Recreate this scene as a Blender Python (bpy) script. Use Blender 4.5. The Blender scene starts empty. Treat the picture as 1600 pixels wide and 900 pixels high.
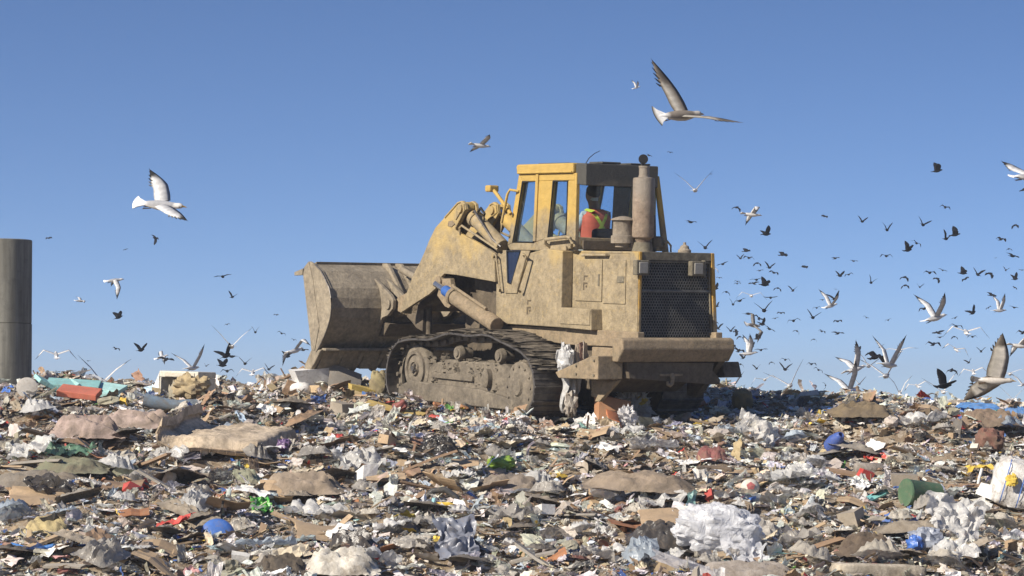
import bpy, bmesh, math, random
import numpy as np
from mathutils import Vector, Matrix, Euler, noise
S = bpy.context.scene
C = S.collection
RAD = math.radians
random.seed(7)
rng = np.random.default_rng(11)

# ---------------------------------------------------------------- camera, sky, sun, exposure
F = 4465.0                      # focal length in pixels of a 1600 px wide frame
HY = 636.0                      # row of the true horizon
PITCH = math.atan((HY - 450) / F)
cam = bpy.data.cameras.new('camera')
cam.sensor_width = 36.0
cam.lens = 36.0 * F / 1600
cam.clip_end = 20000
cam.dof.use_dof = False
cam.dof.focus_distance = 37.0
cam.dof.aperture_fstop = 7.0
co = bpy.data.objects.new('camera', cam); C.objects.link(co)
co.rotation_euler = (RAD(90) + PITCH, 0, 0)
S.camera = co

SUN_EL, SUN_AZ = RAD(32), RAD(231)          # azimuth clockwise from +Y
w = bpy.data.worlds.new('World'); S.world = w; w.use_nodes = True
nt = w.node_tree; bg = nt.nodes['Background']
sky = nt.nodes.new('ShaderNodeTexSky'); sky.sky_type = 'NISHITA'; sky.sun_disc = False
sky.sun_elevation = SUN_EL; sky.sun_rotation = SUN_AZ
sky.altitude = 300; sky.air_density = 1.0; sky.dust_density = 0.6; sky.ozone_density = 2.5
tc = nt.nodes.new('ShaderNodeTexCoord')
mp = nt.nodes.new('ShaderNodeMapping'); mp.inputs['Scale'].default_value = (1, 1, 2.6); mp.inputs['Location'].default_value = (0, 0, 0.10)
nt.links.new(tc.outputs['Generated'], mp.inputs['Vector'])
nt.links.new(mp.outputs['Vector'], sky.inputs['Vector'])
hs_ = nt.nodes.new('ShaderNodeHueSaturation'); hs_.inputs['Hue'].default_value = 0.508; hs_.inputs['Saturation'].default_value = 1.17
nt.links.new(sky.outputs['Color'], hs_.inputs['Color']); nt.links.new(hs_.outputs['Color'], bg.inputs['Color'])
bg.inputs['Strength'].default_value = 0.092

sl = bpy.data.lights.new('sun', 'SUN'); sl.energy = 4.6; sl.angle = RAD(0.53); sl.color = (1.0, 0.92, 0.80)
so = bpy.data.objects.new('sun', sl); C.objects.link(so)
sd = Vector((math.sin(SUN_AZ) * math.cos(SUN_EL), math.cos(SUN_AZ) * math.cos(SUN_EL), math.sin(SUN_EL)))
so.rotation_euler = sd.to_track_quat('Z', 'Y').to_euler()
so.location = sd * 60
S.view_settings.view_transform = 'Standard'; S.view_settings.look = 'None'
S.view_settings.gamma = 1; S.view_settings.use_curve_mapping = False
S.view_settings.exposure = 0.78

# ---------------------------------------------------------------- materials
def mat(name):
    m = bpy.data.materials.new(name); m.use_nodes = True
    n = m.node_tree.nodes; l = m.node_tree.links
    return m, n, l, n['Principled BSDF']
def N(n, t, **k):
    x = n.new(t)
    for a, b in k.items():
        if a in x.inputs: x.inputs[a].default_value = b
        else: setattr(x, a, b)
    return x
def ramp(n, l, src, stops):
    r = n.new('ShaderNodeValToRGB')
    while len(r.color_ramp.elements) < len(stops): r.color_ramp.elements.new(0.5)
    for e, (p, c) in zip(r.color_ramp.elements, stops):
        e.position = p; e.color = (*c, 1) if not isinstance(c, (int, float)) else (c, c, c, 1)
    l.new(src, r.inputs['Fac']); return r.outputs['Color']
def mix(n, l, f, a, b, mode='MIX'):
    x = n.new('ShaderNodeMix'); x.data_type = 'RGBA'; x.blend_type = mode
    for i, v in ((0, f), (6, a), (7, b)):
        if hasattr(v, 'is_linked') or hasattr(v, 'links'): l.new(v, x.inputs[i])
        elif isinstance(v, (int, float)): x.inputs[i].default_value = v if i == 0 else (v, v, v, 1)
        else: x.inputs[i].default_value = (*v, 1)
    return x.outputs[2]
def bump(n, l, b, src, strength=0.4, dist=0.02):
    x = n.new('ShaderNodeBump'); x.inputs['Strength'].default_value = strength; x.inputs['Distance'].default_value = dist
    l.new(src, x.inputs['Height']); l.new(x.outputs[0], b.inputs['Normal'])
def noise_n(n, l, vec, scale, detail=6, rough=0.6, dist=0.0):
    x = N(n, 'ShaderNodeTexNoise', Scale=scale, Detail=detail, Roughness=rough, Distortion=dist)
    if vec is not None: l.new(vec, x.inputs['Vector'])
    return x.outputs['Fac']
def objc(n): return n.new('ShaderNodeTexCoord').outputs['Object']

MUD = (0.275, 0.222, 0.142); MUD2 = (0.165, 0.134, 0.09)
def painted(name, paint, mud_lo, mud_hi, base=0.0, metal=0.0, muda=MUD, mudb=MUD2, rough=0.6):
    """paint caked with dried mud; the mud grows thick towards the tracks"""
    m, n, l, b = mat(name); o = objc(n)
    sep = n.new('ShaderNodeSeparateXYZ'); l.new(o, sep.inputs[0])
    mr = N(n, 'ShaderNodeMapRange'); mr.inputs[1].default_value = mud_lo; mr.inputs[2].default_value = mud_hi
    mr.inputs[3].default_value = 1.0; mr.inputs[4].default_value = 0.0
    l.new(sep.outputs[2], mr.inputs[0])
    n1 = noise_n(n, l, o, 2.3, 8, 0.65, 0.4)
    mpn = N(n, 'ShaderNodeMapping'); mpn.inputs['Scale'].default_value = (7, 7, 1.8); l.new(o, mpn.inputs['Vector'])
    streak = noise_n(n, l, mpn.outputs[0], 1.0, 5, 0.6)
    a1 = n.new('ShaderNodeMath'); a1.operation = 'MULTIPLY_ADD'; l.new(n1, a1.inputs[0]); a1.inputs[1].default_value = 1.3; l.new(mr.outputs[0], a1.inputs[2])
    a2 = n.new('ShaderNodeMath'); a2.operation = 'MULTIPLY_ADD'; l.new(streak, a2.inputs[0]); a2.inputs[1].default_value = 0.2; l.new(a1.outputs[0], a2.inputs[2])
    a3 = n.new('ShaderNodeMath'); a3.operation = 'ADD'; l.new(a2.outputs[0], a3.inputs[0]); a3.inputs[1].default_value = base - 0.38
    f = ramp(n, l, a3.outputs[0], [(0.40, 0), (0.74, 0.94)])
    pn = noise_n(n, l, o, 9, 5)
    pc = mix(n, l, ramp(n, l, pn, [(0.35, 0), (0.7, 0.35)]), paint, tuple(c * 0.55 for c in paint))
    mc = mix(n, l, ramp(n, l, noise_n(n, l, o, 4.2, 10, 0.75, 0.6), [(0.36, 0), (0.60, 1)]), mudb, muda)
    mc = mix(n, l, ramp(n, l, noise_n(n, l, o, 1.6, 6, 0.7, 0.3), [(0.42, 0), (0.66, 0.55)]), mc, tuple(c * 1.30 for c in muda))
    mc = mix(n, l, ramp(n, l, streak, [(0.55, 0), (0.75, 0.35)]), mc, tuple(c * 0.6 for c in mudb))
    mc = mix(n, l, 1.0, mc, ramp(n, l, noise_n(n, l, o, 13, 9, 0.8, 0.4), [(0.34, 0.62), (0.62, 1.22)]), 'MULTIPLY')
    f = mix(n, l, ramp(n, l, noise_n(n, l, o, 17, 8, 0.8), [(0.54, 0), (0.64, 0.55)]), f, 0.15)
    # dark oily spots and scratches
    sp = ramp(n, l, noise_n(n, l, o, 21, 4, 0.7), [(0.66, 0), (0.72, 0.55)])
    c = mix(n, l, sp, mix(n, l, f, pc, mc), (0.045, 0.032, 0.022))
    l.new(c, b.inputs['Base Color'])
    l.new(ramp(n, l, f, [(0, rough), (1, 0.95)]), b.inputs['Roughness'])
    b.inputs['Metallic'].default_value = metal
    bump(n, l, b, noise_n(n, l, o, 11, 10, 0.75), 0.55, 0.05)
    return m
YEL = (0.45, 0.295, 0.07)
M = {}
M['yellow'] = painted('cab_yellow_paint', YEL, 2.1, 2.9, -0.08)
M['body'] = painted('muddy_yellow_paint', (0.44, 0.31, 0.11), 1.1, 2.6, 0.06)
M['body_dirty'] = painted('caked_mud_paint', (0.34, 0.24, 0.10), 1.0, 2.6, 0.40, muda=(0.245, 0.185, 0.12))
M['under'] = painted('dark_muddy_steel', (0.10, 0.075, 0.05), 0.2, 2.4, 0.25, muda=(0.115, 0.09, 0.06), mudb=(0.06, 0.046, 0.032))
M['bucket'] = painted('worn_bucket_steel', (0.24, 0.215, 0.175), 0.2, 2.4, 0.22, 0.0, (0.265, 0.22, 0.155), (0.15, 0.122, 0.086))
M['trackmud'] = painted('muddy_track_steel', (0.10, 0.085, 0.07), 0.0, 1.6, 0.40, 0.0, (0.18, 0.15, 0.11), (0.09, 0.074, 0.054))
M['dark'] = painted('weathered_dark_paint', (0.055, 0.052, 0.043), 1.6, 3.6, -0.16, muda=(0.17, 0.145, 0.10), mudb=(0.10, 0.085, 0.06))
M['muffler'] = painted('rusty_muffler_steel', (0.22, 0.185, 0.145), 2.2, 3.1, -0.05, muda=(0.26, 0.20, 0.145), mudb=(0.19, 0.135, 0.095))
def plain(name, col, rough=0.6, metal=0.0, var=0.35, scale=12, bs=0.3):
    m, n, l, b = mat(name); o = objc(n)
    f = ramp(n, l, noise_n(n, l, o, scale, 7, 0.65), [(0.3, 0), (0.72, 1)])
    l.new(mix(n, l, f, tuple(c * (1 - var) for c in col), tuple(min(1, c * (1 + var * 0.4)) for c in col)), b.inputs['Base Color'])
    b.inputs['Roughness'].default_value = rough; b.inputs['Metallic'].default_value = metal
    if bs: bump(n, l, b, noise_n(n, l, o, scale * 3, 6, 0.7), bs, 0.01)
    return m
M['shoe'] = plain('polished_shoe_steel', (0.14, 0.125, 0.11), 0.42, 0.55, 0.6, 9)
M['frame'] = painted('rear_frame_paint', (0.44, 0.25, 0.04), 0.9, 1.6, 0.05)
M['grey'] = painted('dusty_grey_steel', (0.17, 0.155, 0.13), 2.0, 3.2, 0.15, muda=(0.24, 0.20, 0.15), mudb=(0.15, 0.12, 0.09))
M['chrome'] = plain('chrome_rod', (0.5, 0.5, 0.5), 0.22, 0.9, 0.2, 20, 0)
M['rubber'] = plain('black_rubber', (0.018, 0.017, 0.016), 0.6)
M['lens'] = plain('dusty_lamp_lens', (0.30, 0.28, 0.24), 0.6, 0, 0.25, 30, 0.2)
M['radiator'] = plain('radiator_core', (0.012, 0.012, 0.012), 0.7)
M['mesh'] = plain('grille_mesh_steel', (0.15, 0.145, 0.13), 0.6, 0.0, 0.5, 6)
M['seat'] = plain('black_vinyl', (0.02, 0.02, 0.02), 0.5)
M['mark'] = plain('faded_black_marking', (0.10, 0.075, 0.045), 0.9)
M['blue'] = plain('blue_plastic', (0.03, 0.10, 0.32), 0.5)
M['skin'] = plain('skin', (0.30, 0.16, 0.10), 0.6, 0, 0.15)
M['hair'] = plain('dark_hair', (0.02, 0.012, 0.008), 0.7)
M['vest'] = plain('orange_vest_cloth', (0.72, 0.12, 0.06), 0.85, 0, 0.2)
M['viz'] = plain('yellow_green_tape', (0.72, 0.72, 0.06), 0.6, 0, 0.1)
def glass():
    m, n, l, b = mat('dusty_blue_glass')
    tr = N(n, 'ShaderNodeBsdfTransparent'); tr.inputs[0].default_value = (0.84, 0.92, 0.975, 1)
    gl = N(n, 'ShaderNodeBsdfGlossy', Roughness=0.05); gl.inputs[0].default_value = (0.9, 0.95, 1, 1)
    df = N(n, 'ShaderNodeBsdfDiffuse'); df.inputs[0].default_value = (0.34, 0.30, 0.24, 1)
    lw_ = N(n, 'ShaderNodeLayerWeight'); pw_ = n.new('ShaderNodeMath'); pw_.operation = 'POWER'; l.new(lw_.outputs['Facing'], pw_.inputs[0]); pw_.inputs[1].default_value = 4.0
    fr = n.new('ShaderNodeMath'); fr.operation = 'MULTIPLY_ADD'; l.new(pw_.outputs[0], fr.inputs[0]); fr.inputs[1].default_value = 0.7; fr.inputs[2].default_value = 0.03
    m1 = n.new('ShaderNodeMixShader'); l.new(fr.outputs[0], m1.inputs[0]); l.new(tr.outputs[0], m1.inputs[1]); l.new(gl.outputs[0], m1.inputs[2])
    o = objc(n)
    d = ramp(n, l, noise_n(n, l, o, 7, 8, 0.75, 0.8), [(0.56, 0.01), (0.85, 0.22)])
    m2 = n.new('ShaderNodeMixShader'); l.new(d, m2.inputs[0]); l.new(m1.outputs[0], m2.inputs[1]); l.new(df.outputs[0], m2.inputs[2])
    l.new(m2.outputs[0], n['Material Output'].inputs['Surface'])
    return m
M['glass'] = glass()
def bird_mat(name):
    m, n, l, b = mat(name)
    a = N(n, 'ShaderNodeAttribute', attribute_name='col')
    o = objc(n)
    f = ramp(n, l, noise_n(n, l, o, 25, 5, 0.7), [(0.3, 0.75), (0.7, 1.05)])
    l.new(mix(n, l, 1.0, a.outputs['Color'], f, 'MULTIPLY'), b.inputs['Base Color'])
    b.inputs['Roughness'].default_value = 0.9; b.inputs['Specular IOR Level'].default_value = 0.08
    return m
M['bird'] = bird_mat('feathers')

def litter_mat(name, film=False, inst=False, rough=0.75, cloth=False, card=False):
    """inst: colour from the object's own colour; otherwise from the piece colour stored on the mesh"""
    m, n, l, b = mat(name)
    if inst: a = n.new('ShaderNodeObjectInfo').outputs['Color']
    else: a = N(n, 'ShaderNodeAttribute', attribute_name='col').outputs['Color']
    g = objc(n)
    f = ramp(n, l, noise_n(n, l, g, 7, 8, 0.7), [(0.25, 0.62), (0.65, 1.08)])
    c = mix(n, l, 1.0, a, f, 'MULTIPLY')
    c = mix(n, l, 0.05 if film else 0.10, c, (0.30, 0.24, 0.17))
    d = ramp(n, l, noise_n(n, l, g, 15, 6, 0.75, 0.5), [(0.50, 0), (0.72, 0.35 if film else 0.6)])
    c = mix(n, l, d, c, (0.19, 0.145, 0.095))
    l.new(c, b.inputs['Base Color']); b.inputs['Roughness'].default_value = rough
    if cloth: c = mix(n, l, ramp(n, l, noise_n(n, l, g, 3.1, 8, 0.72, 0.6), [(0.42, 0), (0.62, 0.75)]), c, (0.13, 0.10, 0.068)); l.new(c, b.inputs['Base Color'])
    if film: bump(n, l, b, ramp(n, l, noise_n(n, l, g, 9, 3, 0.5, 1.0), [(0.38, 0), (0.50, 1), (0.62, 0)]), 0.30, 0.03)
    elif cloth: bump(n, l, b, noise_n(n, l, g, 26, 8, 0.75), 0.7, 0.02)
    else: bump(n, l, b, noise_n(n, l, g, 28, 6, 0.7), 0.5, 0.01)
    if film:
        t = N(n, 'ShaderNodeBsdfTranslucent'); l.new(c, t.inputs[0])
        tr = N(n, 'ShaderNodeBsdfTransparent')
        m1 = n.new('ShaderNodeMixShader'); m1.inputs[0].default_value = 0.30; l.new(b.outputs[0], m1.inputs[1]); l.new(t.outputs[0], m1.inputs[2])
        m2 = n.new('ShaderNodeMixShader'); m2.inputs[0].default_value = 0.20; l.new(m1.outputs[0], m2.inputs[1]); l.new(tr.outputs[0], m2.inputs[2])
        l.new(m2.outputs[0], n['Material Output'].inputs['Surface'])
        b.inputs['Roughness'].default_value = 0.32
    return m
M['lit_matte'] = litter_mat('litter_matte')
M['lit_gloss'] = litter_mat('litter_glossy', rough=0.3)
M['lit_film'] = litter_mat('litter_film', film=True)
M['obj_matte'] = litter_mat('rubbish_matte', inst=True)
M['obj_cloth'] = litter_mat('rubbish_cloth', inst=True, rough=0.95, cloth=True)
M['obj_gloss'] = litter_mat('rubbish_glossy', inst=True, rough=0.3)
M['obj_film'] = litter_mat('rubbish_film', inst=True, film=True)

def concrete():
    m, n, l, b = mat('weathered_concrete'); o = objc(n)
    sc = N(n, 'ShaderNodeMapping'); sc.inputs['Scale'].default_value = (9, 9, 0.7); l.new(o, sc.inputs['Vector'])
    st = noise_n(n, l, sc.outputs[0], 1, 6, 0.6)
    c = mix(n, l, ramp(n, l, st, [(0.35, 0), (0.65, 1)]), (0.11, 0.105, 0.085), (0.225, 0.215, 0.18))
    c = mix(n, l, ramp(n, l, noise_n(n, l, o, 6, 8, 0.7), [(0.5, 0), (0.8, 0.7)]), c, (0.07, 0.065, 0.055))
    l.new(c, b.inputs['Base Color']); b.inputs['Roughness'].default_value = 0.85
    bump(n, l, b, noise_n(n, l, o, 40, 6), 0.3, 0.01); return m
M['concrete'] = concrete()
def soil():
    m, n, l, b = mat('soil_and_ground_in_rubbish'); o = objc(n)
    v = N(n, 'ShaderNodeTexVoronoi', Scale=14.0); l.new(o, v.inputs['Vector'])
    sp = n.new('ShaderNodeSeparateColor'); l.new(v.outputs['Color'], sp.inputs[0])
    bits = ramp(n, l, sp.outputs[0], [(0.0, (0.12, 0.08, 0.05)), (0.3, (0.22, 0.16, 0.10)), (0.5, (0.32, 0.26, 0.18)), (0.7, (0.42, 0.37, 0.29)), (0.9, (0.6, 0.57, 0.51))])
    dirt = mix(n, l, ramp(n, l, noise_n(n, l, o, 1.7, 8, 0.7), [(0.35, 0), (0.65, 1)]), (0.16, 0.115, 0.072), (0.30, 0.23, 0.155))
    f = ramp(n, l, noise_n(n, l, o, 4, 5), [(0.42, 0.15), (0.6, 0.8)])
    l.new(mix(n, l, f, dirt, bits), b.inputs['Base Color']); b.inputs['Roughness'].default_value = 0.95
    bump(n, l, b, noise_n(n, l, o, 18, 8, 0.75), 0.8, 0.05); return m
M['soil'] = soil()

# ---------------------------------------------------------------- mesh helpers
class MB:
    def __init__(s): s.v = []; s.f = []
    def add(s, vs, fs):
        o = len(s.v); s.v += [tuple(map(float, p)) for p in vs]; s.f += [tuple(i + o for i in f) for f in fs]; return s
    def box(s, c, d, rot=None):
        vs = []
        for x in (-.5, .5):
            for y in (-.5, .5):
                for z in (-.5, .5): vs.append(Vector((x * d[0], y * d[1], z * d[2])))
        if rot is not None: vs = [rot @ p for p in vs]
        vs = [p + Vector(c) for p in vs]
        return s.add(vs, [(0, 1, 3, 2), (4, 6, 7, 5), (0, 4, 5, 1), (2, 3, 7, 6), (0, 2, 6, 4), (1, 5, 7, 3)])
    def b2(s, x0, x1, y0, y1, z0, z1):
        return s.box(((x0 + x1) / 2, (y0 + y1) / 2, (z0 + z1) / 2), (abs(x1 - x0), abs(y1 - y0), abs(z1 - z0)))
    def prism(s, uw, v0, v1):
        """polygon in the side plane (u, w) given thickness from v0 to v1"""
        n = len(uw)
        area = sum(uw[i][0] * uw[(i + 1) % n][1] - uw[(i + 1) % n][0] * uw[i][1] for i in range(n))
        if area > 0: uw = uw[::-1]
        lo, hi = min(v0, v1), max(v0, v1)
        vs = [(u, hi, w_) for u, w_ in uw] + [(u, lo, w_) for u, w_ in uw]
        return s.add(vs, [tuple(range(n)), tuple(range(2 * n - 1, n - 1, -1))] + [(i, n + i, n + (i + 1) % n, (i + 1) % n) for i in range(n)])
    def prism_u(s, vw, u0, u1):
        """polygon in the cross plane (v, w) given thickness from u0 to u1"""
        n = len(vw); t = MB().prism(vw, u0, u1)
        return s.add([(y, x, z) for x, y, z in t.v], [f[::-1] for f in t.f])
    def cyl(s, a, b, r, r2=None, n=20, cap=True):
        a, b = Vector(a), Vector(b); r2 = r if r2 is None else r2
        q = (b - a).to_track_quat('Z', 'Y'); vs = []
        for k in range(n):
            t = 2 * math.pi * k / n; d = q @ Vector((math.cos(t), math.sin(t), 0)); vs += [a + d * r, b + d * r2]
        fs = [(2 * k, 2 * ((k + 1) % n), 2 * ((k + 1) % n) + 1, 2 * k + 1) for k in range(n)]
        if cap: fs += [tuple(range(2 * n - 2, -1, -2)), tuple(range(1, 2 * n, 2))]
        return s.add(vs, fs)
    def tube(s, pts, r, n=10):
        pts = [Vector(p) for p in pts]; vs = []; m = len(pts)
        up = Vector((0, 0, 1))
        for i, p in enumerate(pts):
            d = (pts[min(i + 1, m - 1)] - pts[max(i - 1, 0)]).normalized()
            x = d.cross(up)
            if x.length < 0.05: x = d.cross(Vector((1, 0, 0)))
            x.normalize(); y = x.cross(d)
            rr = r[i] if isinstance(r, (list, tuple)) else r
            for k in range(n):
                t = 2 * math.pi * k / n; vs.append(p + x * math.cos(t) * rr + y * math.sin(t) * rr)
        fs = [(i * n + k, i * n + (k + 1) % n, (i + 1) * n + (k + 1) % n, (i + 1) * n + k) for i in range(m - 1) for k in range(n)]
        fs += [tuple(range(n - 1, -1, -1)), tuple(range((m - 1) * n, m * n))]
        return s.add(vs, fs)
    def lathe(s, prof, o=(0, 0, 0), axis='z', n=28):
        """prof: list of (radius, height)"""
        vs = []; m = len(prof)
        for r, h in prof:
            for k in range(n):
                t = 2 * math.pi * k / n; p = (r * math.cos(t), r * math.sin(t), h)
                if axis == 'y': p = (p[0], p[2], p[1])
                if axis == 'x': p = (p[2], p[0], p[1])
                vs.append((p[0] + o[0], p[1] + o[1], p[2] + o[2]))
        fs = [(i * n + k, i * n + (k + 1) % n, (i + 1) * n + (k + 1) % n, (i + 1) * n + k) for i in range(m - 1) for k in range(n)]
        fs += [tuple(range(n - 1, -1, -1)), tuple(range((m - 1) * n, m * n))]
        return s.add(vs, fs)
    def build(s, name, material, parent=None, bevel=0.0, smooth=False, seg=2):
        me = bpy.data.meshes.new(name); me.from_pydata(s.v, [], s.f)
        bm = bmesh.new(); bm.from_mesh(me); bmesh.ops.recalc_face_normals(bm, faces=bm.faces); bm.to_mesh(me); bm.free()
        o = bpy.data.objects.new(name, me); C.objects.link(o)
        me.materials.append(material)
        if smooth:
            for p in me.polygons: p.use_smooth = True
            me.set_sharp_from_angle(angle=RAD(40))
        if bevel:
            b = o.modifiers.new('b', 'BEVEL'); b.width = bevel; b.segments = seg; b.limit_method = 'ANGLE'; b.angle_limit = RAD(35)
        if parent: o.parent = parent
        return o
def tag(o, label=None, cat=None, group=None, kind=None):
    if label: o['label'] = label
    if cat: o['category'] = cat
    if group: o['group'] = group
    if kind: o['kind'] = kind
    return o
def empty(name, loc=(0, 0, 0)):
    o = bpy.data.objects.new(name, None); C.objects.link(o); o.location = loc; o.empty_display_size = 0.3; return o
# ---------------------------------------------------------------- terrain
PY = np.array([-200, 0, 12, 20, 24, 27.5, 33.0, 36, 40, 42.5, 45, 50, 60, 90, 160, 400, 9000.0])
PZ = np.array([-2.6, -1.9, -2.2, -2.25, -2.05, -1.60, -0.70, -0.15, 0.06, 0.15, 0.13, -0.02, -0.7, -4.0, -14, -26, -27.0])
_g = rng.random((64, 64))
def vnoise(x, y):
    x = np.asarray(x, float); y = np.asarray(y, float)
    xi = np.floor(x).astype(int); yi = np.floor(y).astype(int); fx = x - xi; fy = y - yi
    fx = fx * fx * (3 - 2 * fx); fy = fy * fy * (3 - 2 * fy)
    g = lambda a, b: _g[a % 64, b % 64]
    return (g(xi, yi) * (1 - fx) + g(xi + 1, yi) * fx) * (1 - fy) + (g(xi, yi + 1) * (1 - fx) + g(xi + 1, yi + 1) * fx) * fy - 0.5
def terrain(x, y):
    x = np.asarray(x, float); y = np.asarray(y, float)
    z = np.interp(y, PY, PZ) - 0.019 * np.clip(x, -12, 12) - 0.016 * np.clip(x - 1.5, 0, 10) * np.clip((y - 34) / 6, 0, 1)
    near = np.clip((y - 4) / 16, 0, 1) * np.clip((90 - y) / 30, 0, 1)
    # the machine has flattened the ground under itself
    q = np.clip(1.6 - np.hypot((x - 0.6) / 2.6, (y - 38.2) / 3.0), 0, 1)
    amp = near * (1 - 0.8 * q)
    z = z + amp * (0.34 * vnoise(x * 0.55 + 3, y * 0.6) + 0.20 * vnoise(x * 1.3, y * 1.5 + 9) + 0.12 * vnoise(x * 3.1, y * 3.3) + 0.06 * vnoise(x * 7, y * 7 + 5))
    z = z - 0.10 * q * near
    for mx, my, mw, mh in ((5.15, 43.0, 0.7, 0.20), (6.9, 41.5, 0.7, 0.12), (2.4, 41.0, 0.9, 0.06), (-2.7, 42.0, 0.9, 0.25)):
        z = z + mh * np.exp(-((x - mx) ** 2 + (y - my) ** 2) / (2 * (mw * 0.6) ** 2))
    return z
xs = np.unique(np.concatenate([-np.geomspace(9.5, 1150, 20), np.arange(-9.5, 9.51, 0.075), np.geomspace(9.5, 1150, 20)]))
ys = np.unique(np.concatenate([np.linspace(-200, 0, 6), np.arange(1, 24, 0.8), np.arange(24, 48, 0.085), np.geomspace(48.3, 1180, 40)]))
X, Y = np.meshgrid(xs, ys, indexing='ij'); Z = terrain(X, Y)
nx, ny = X.shape
me = bpy.data.meshes.new('landfill_ground')
idx = np.arange(nx * ny).reshape(nx, ny)
quads = np.stack([idx[:-1, :-1], idx[1:, :-1], idx[1:, 1:], idx[:-1, 1:]], -1).reshape(-1, 4)
me.vertices.add(nx * ny); me.vertices.foreach_set('co', np.stack([X, Y, Z], -1).reshape(-1))
me.loops.add(quads.size); me.loops.foreach_set('vertex_index', quads.reshape(-1))
me.polygons.add(len(quads)); me.polygons.foreach_set('loop_start', np.arange(0, quads.size, 4)); me.polygons.foreach_set('loop_total', np.full(len(quads), 4))
me.polygons.foreach_set('use_smooth', np.ones(len(quads), bool)); me.update(calc_edges=True)
me.materials.append(M['soil'])
g = bpy.data.objects.new('landfill_ground', me); C.objects.link(g); tag(g, kind='structure')

def cam_ray(px, py):
    d = Vector(((px - 800) / F, 1.0, (450 - py) / F)); c, s = math.cos(PITCH), math.sin(PITCH)
    return Vector((d.x, d.y * c - d.z * s, d.y * s + d.z * c))
def at(px, py, Yd):
    d = cam_ray(px, py); return d * (Yd / d.y)
YG = np.arange(24.5, 46, 0.05)
def ground_at(px, py):
    """where the sight line meets the slope"""
    d = cam_ray(px, py); xx = d.x / d.y * YG; zz = d.z / d.y * YG
    k = np.nonzero(zz <= terrain(xx, YG) + 0.02)[0]
    i = k[0] if len(k) else int(np.argmin(zz - terrain(xx, YG)))
    return Vector((xx[i], YG[i], float(terrain(xx[i], YG[i]))))

# far low hills under the horizon
hm = MB(); hv = []; n = 90
for i in range(n):
    x = -750 + 1500 * i / (n - 1); h = 4 + 6 * float(vnoise(i * 0.31, 3.3) + 0.5)
    hv += [(x, 900, -29), (x, 1000, -26 + h), (x, 1120, -29)]
hm.add(hv, [(3 * i + k, 3 * i + 3 + k, 3 * i + 4 + k, 3 * i + 1 + k) for i in range(n - 1) for k in (0, 1)])
M['farhill'] = plain('far_scrub', (0.13, 0.14, 0.11), 0.95, 0, 0.4, 0.01, 0)
tag(hm.build('hills', M['farhill'], smooth=True), kind='structure')

# ---------------------------------------------------------------- concrete pipe at the left
pc = at(2, 600, 41.5); R_ = 0.43
top = at(2, 375, 41.5).z
pe = empty('concrete_pipe', (pc.x, 41.5, pc.z - 0.4))
tag(pe, 'tall grey concrete vent pipe rising from the trash with a dark joint ring', 'pipe')
hz_ = top - pe.location.z; jz = at(2, 505, 41.5).z - pe.location.z
MB().lathe([(R_ + .004, 0), (R_ + .004, jz - .012), (R_ - .01, jz - .008), (R_ - .03, jz - .008)], n=48).build('lower_section', M['concrete'], pe, smooth=True)
MB().lathe([(R_ - .03, jz - .008), (R_ - .012, jz - .007), (R_, jz), (R_, hz_ - .01), (R_ - .01, hz_), (R_ - .07, hz_), (R_ - .07, hz_ - .5)], n=48).build('upper_section', M['concrete'], pe, smooth=True)

# ---------------------------------------------------------------- the track loader
a_, p_, r_ = RAD(57), RAD(3.1), RAD(-0.7)
fv = Vector((-math.cos(a_) * math.cos(p_), math.sin(a_) * math.cos(p_), math.sin(p_)))
l0 = Vector((-math.sin(a_), -math.cos(a_), 0)); u0 = fv.cross(l0)
lv = l0 * math.cos(r_) + u0 * math.sin(r_); uv = fv.cross(lv)
RM = Matrix((fv, lv, uv)).transposed()
LO = Vector((0.46515, 38.5, -0.1377))
LD = empty('track_loader'); LD.matrix_world = Matrix.Translation(LO) @ RM.to_4x4()
tag(LD, 'large yellow tracked landfill loader caked in dry mud with its bucket raised', 'track loader')
B = lambda: MB()

# --- tracks
def loop_pts():
    pts = [(1.72, .10), (1.93, .20), (2.02, .42), (2.00, .64), (1.90, .83), (1.71, .975), (1.30, 1.035), (.85, 1.045), (.38, 1.145), (-.09, 1.125),
           (-.55, 1.155), (-.90, 1.08), (-1.35, .975), (-1.60, .85), (-1.72, .66), (-1.75, .45), (-1.68, .25), (-1.45, .11), (-.8, .09), (0, .085), (.9, .09)]
    P = []
    m = len(pts)
    for i in range(m):                                   # Catmull-Rom
        q = [Vector((*pts[(i + k) % m], 0)) for k in (-1, 0, 1, 2)]
        for t in np.linspace(0, 1, 12, endpoint=False):
            P.append(0.5 * ((2 * q[1]) + (-q[0] + q[2]) * t + (2 * q[0] - 5 * q[1] + 4 * q[2] - q[3]) * t * t + (-q[0] + 3 * q[1] - 3 * q[2] + q[3]) * t ** 3))
    d = [0]
    for i in range(len(P)): d.append(d[-1] + (P[(i + 1) % len(P)] - P[i]).length)
    nsh = 44; res = []
    for k in range(nsh):
        s = d[-1] * k / nsh; j = max(i for i in range(len(P)) if d[i] <= s)
        t = (s - d[j]) / max(1e-6, d[j + 1] - d[j]); res.append(P[j].lerp(P[(j + 1) % len(P)], t))
    return res
LP = loop_pts()
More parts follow.
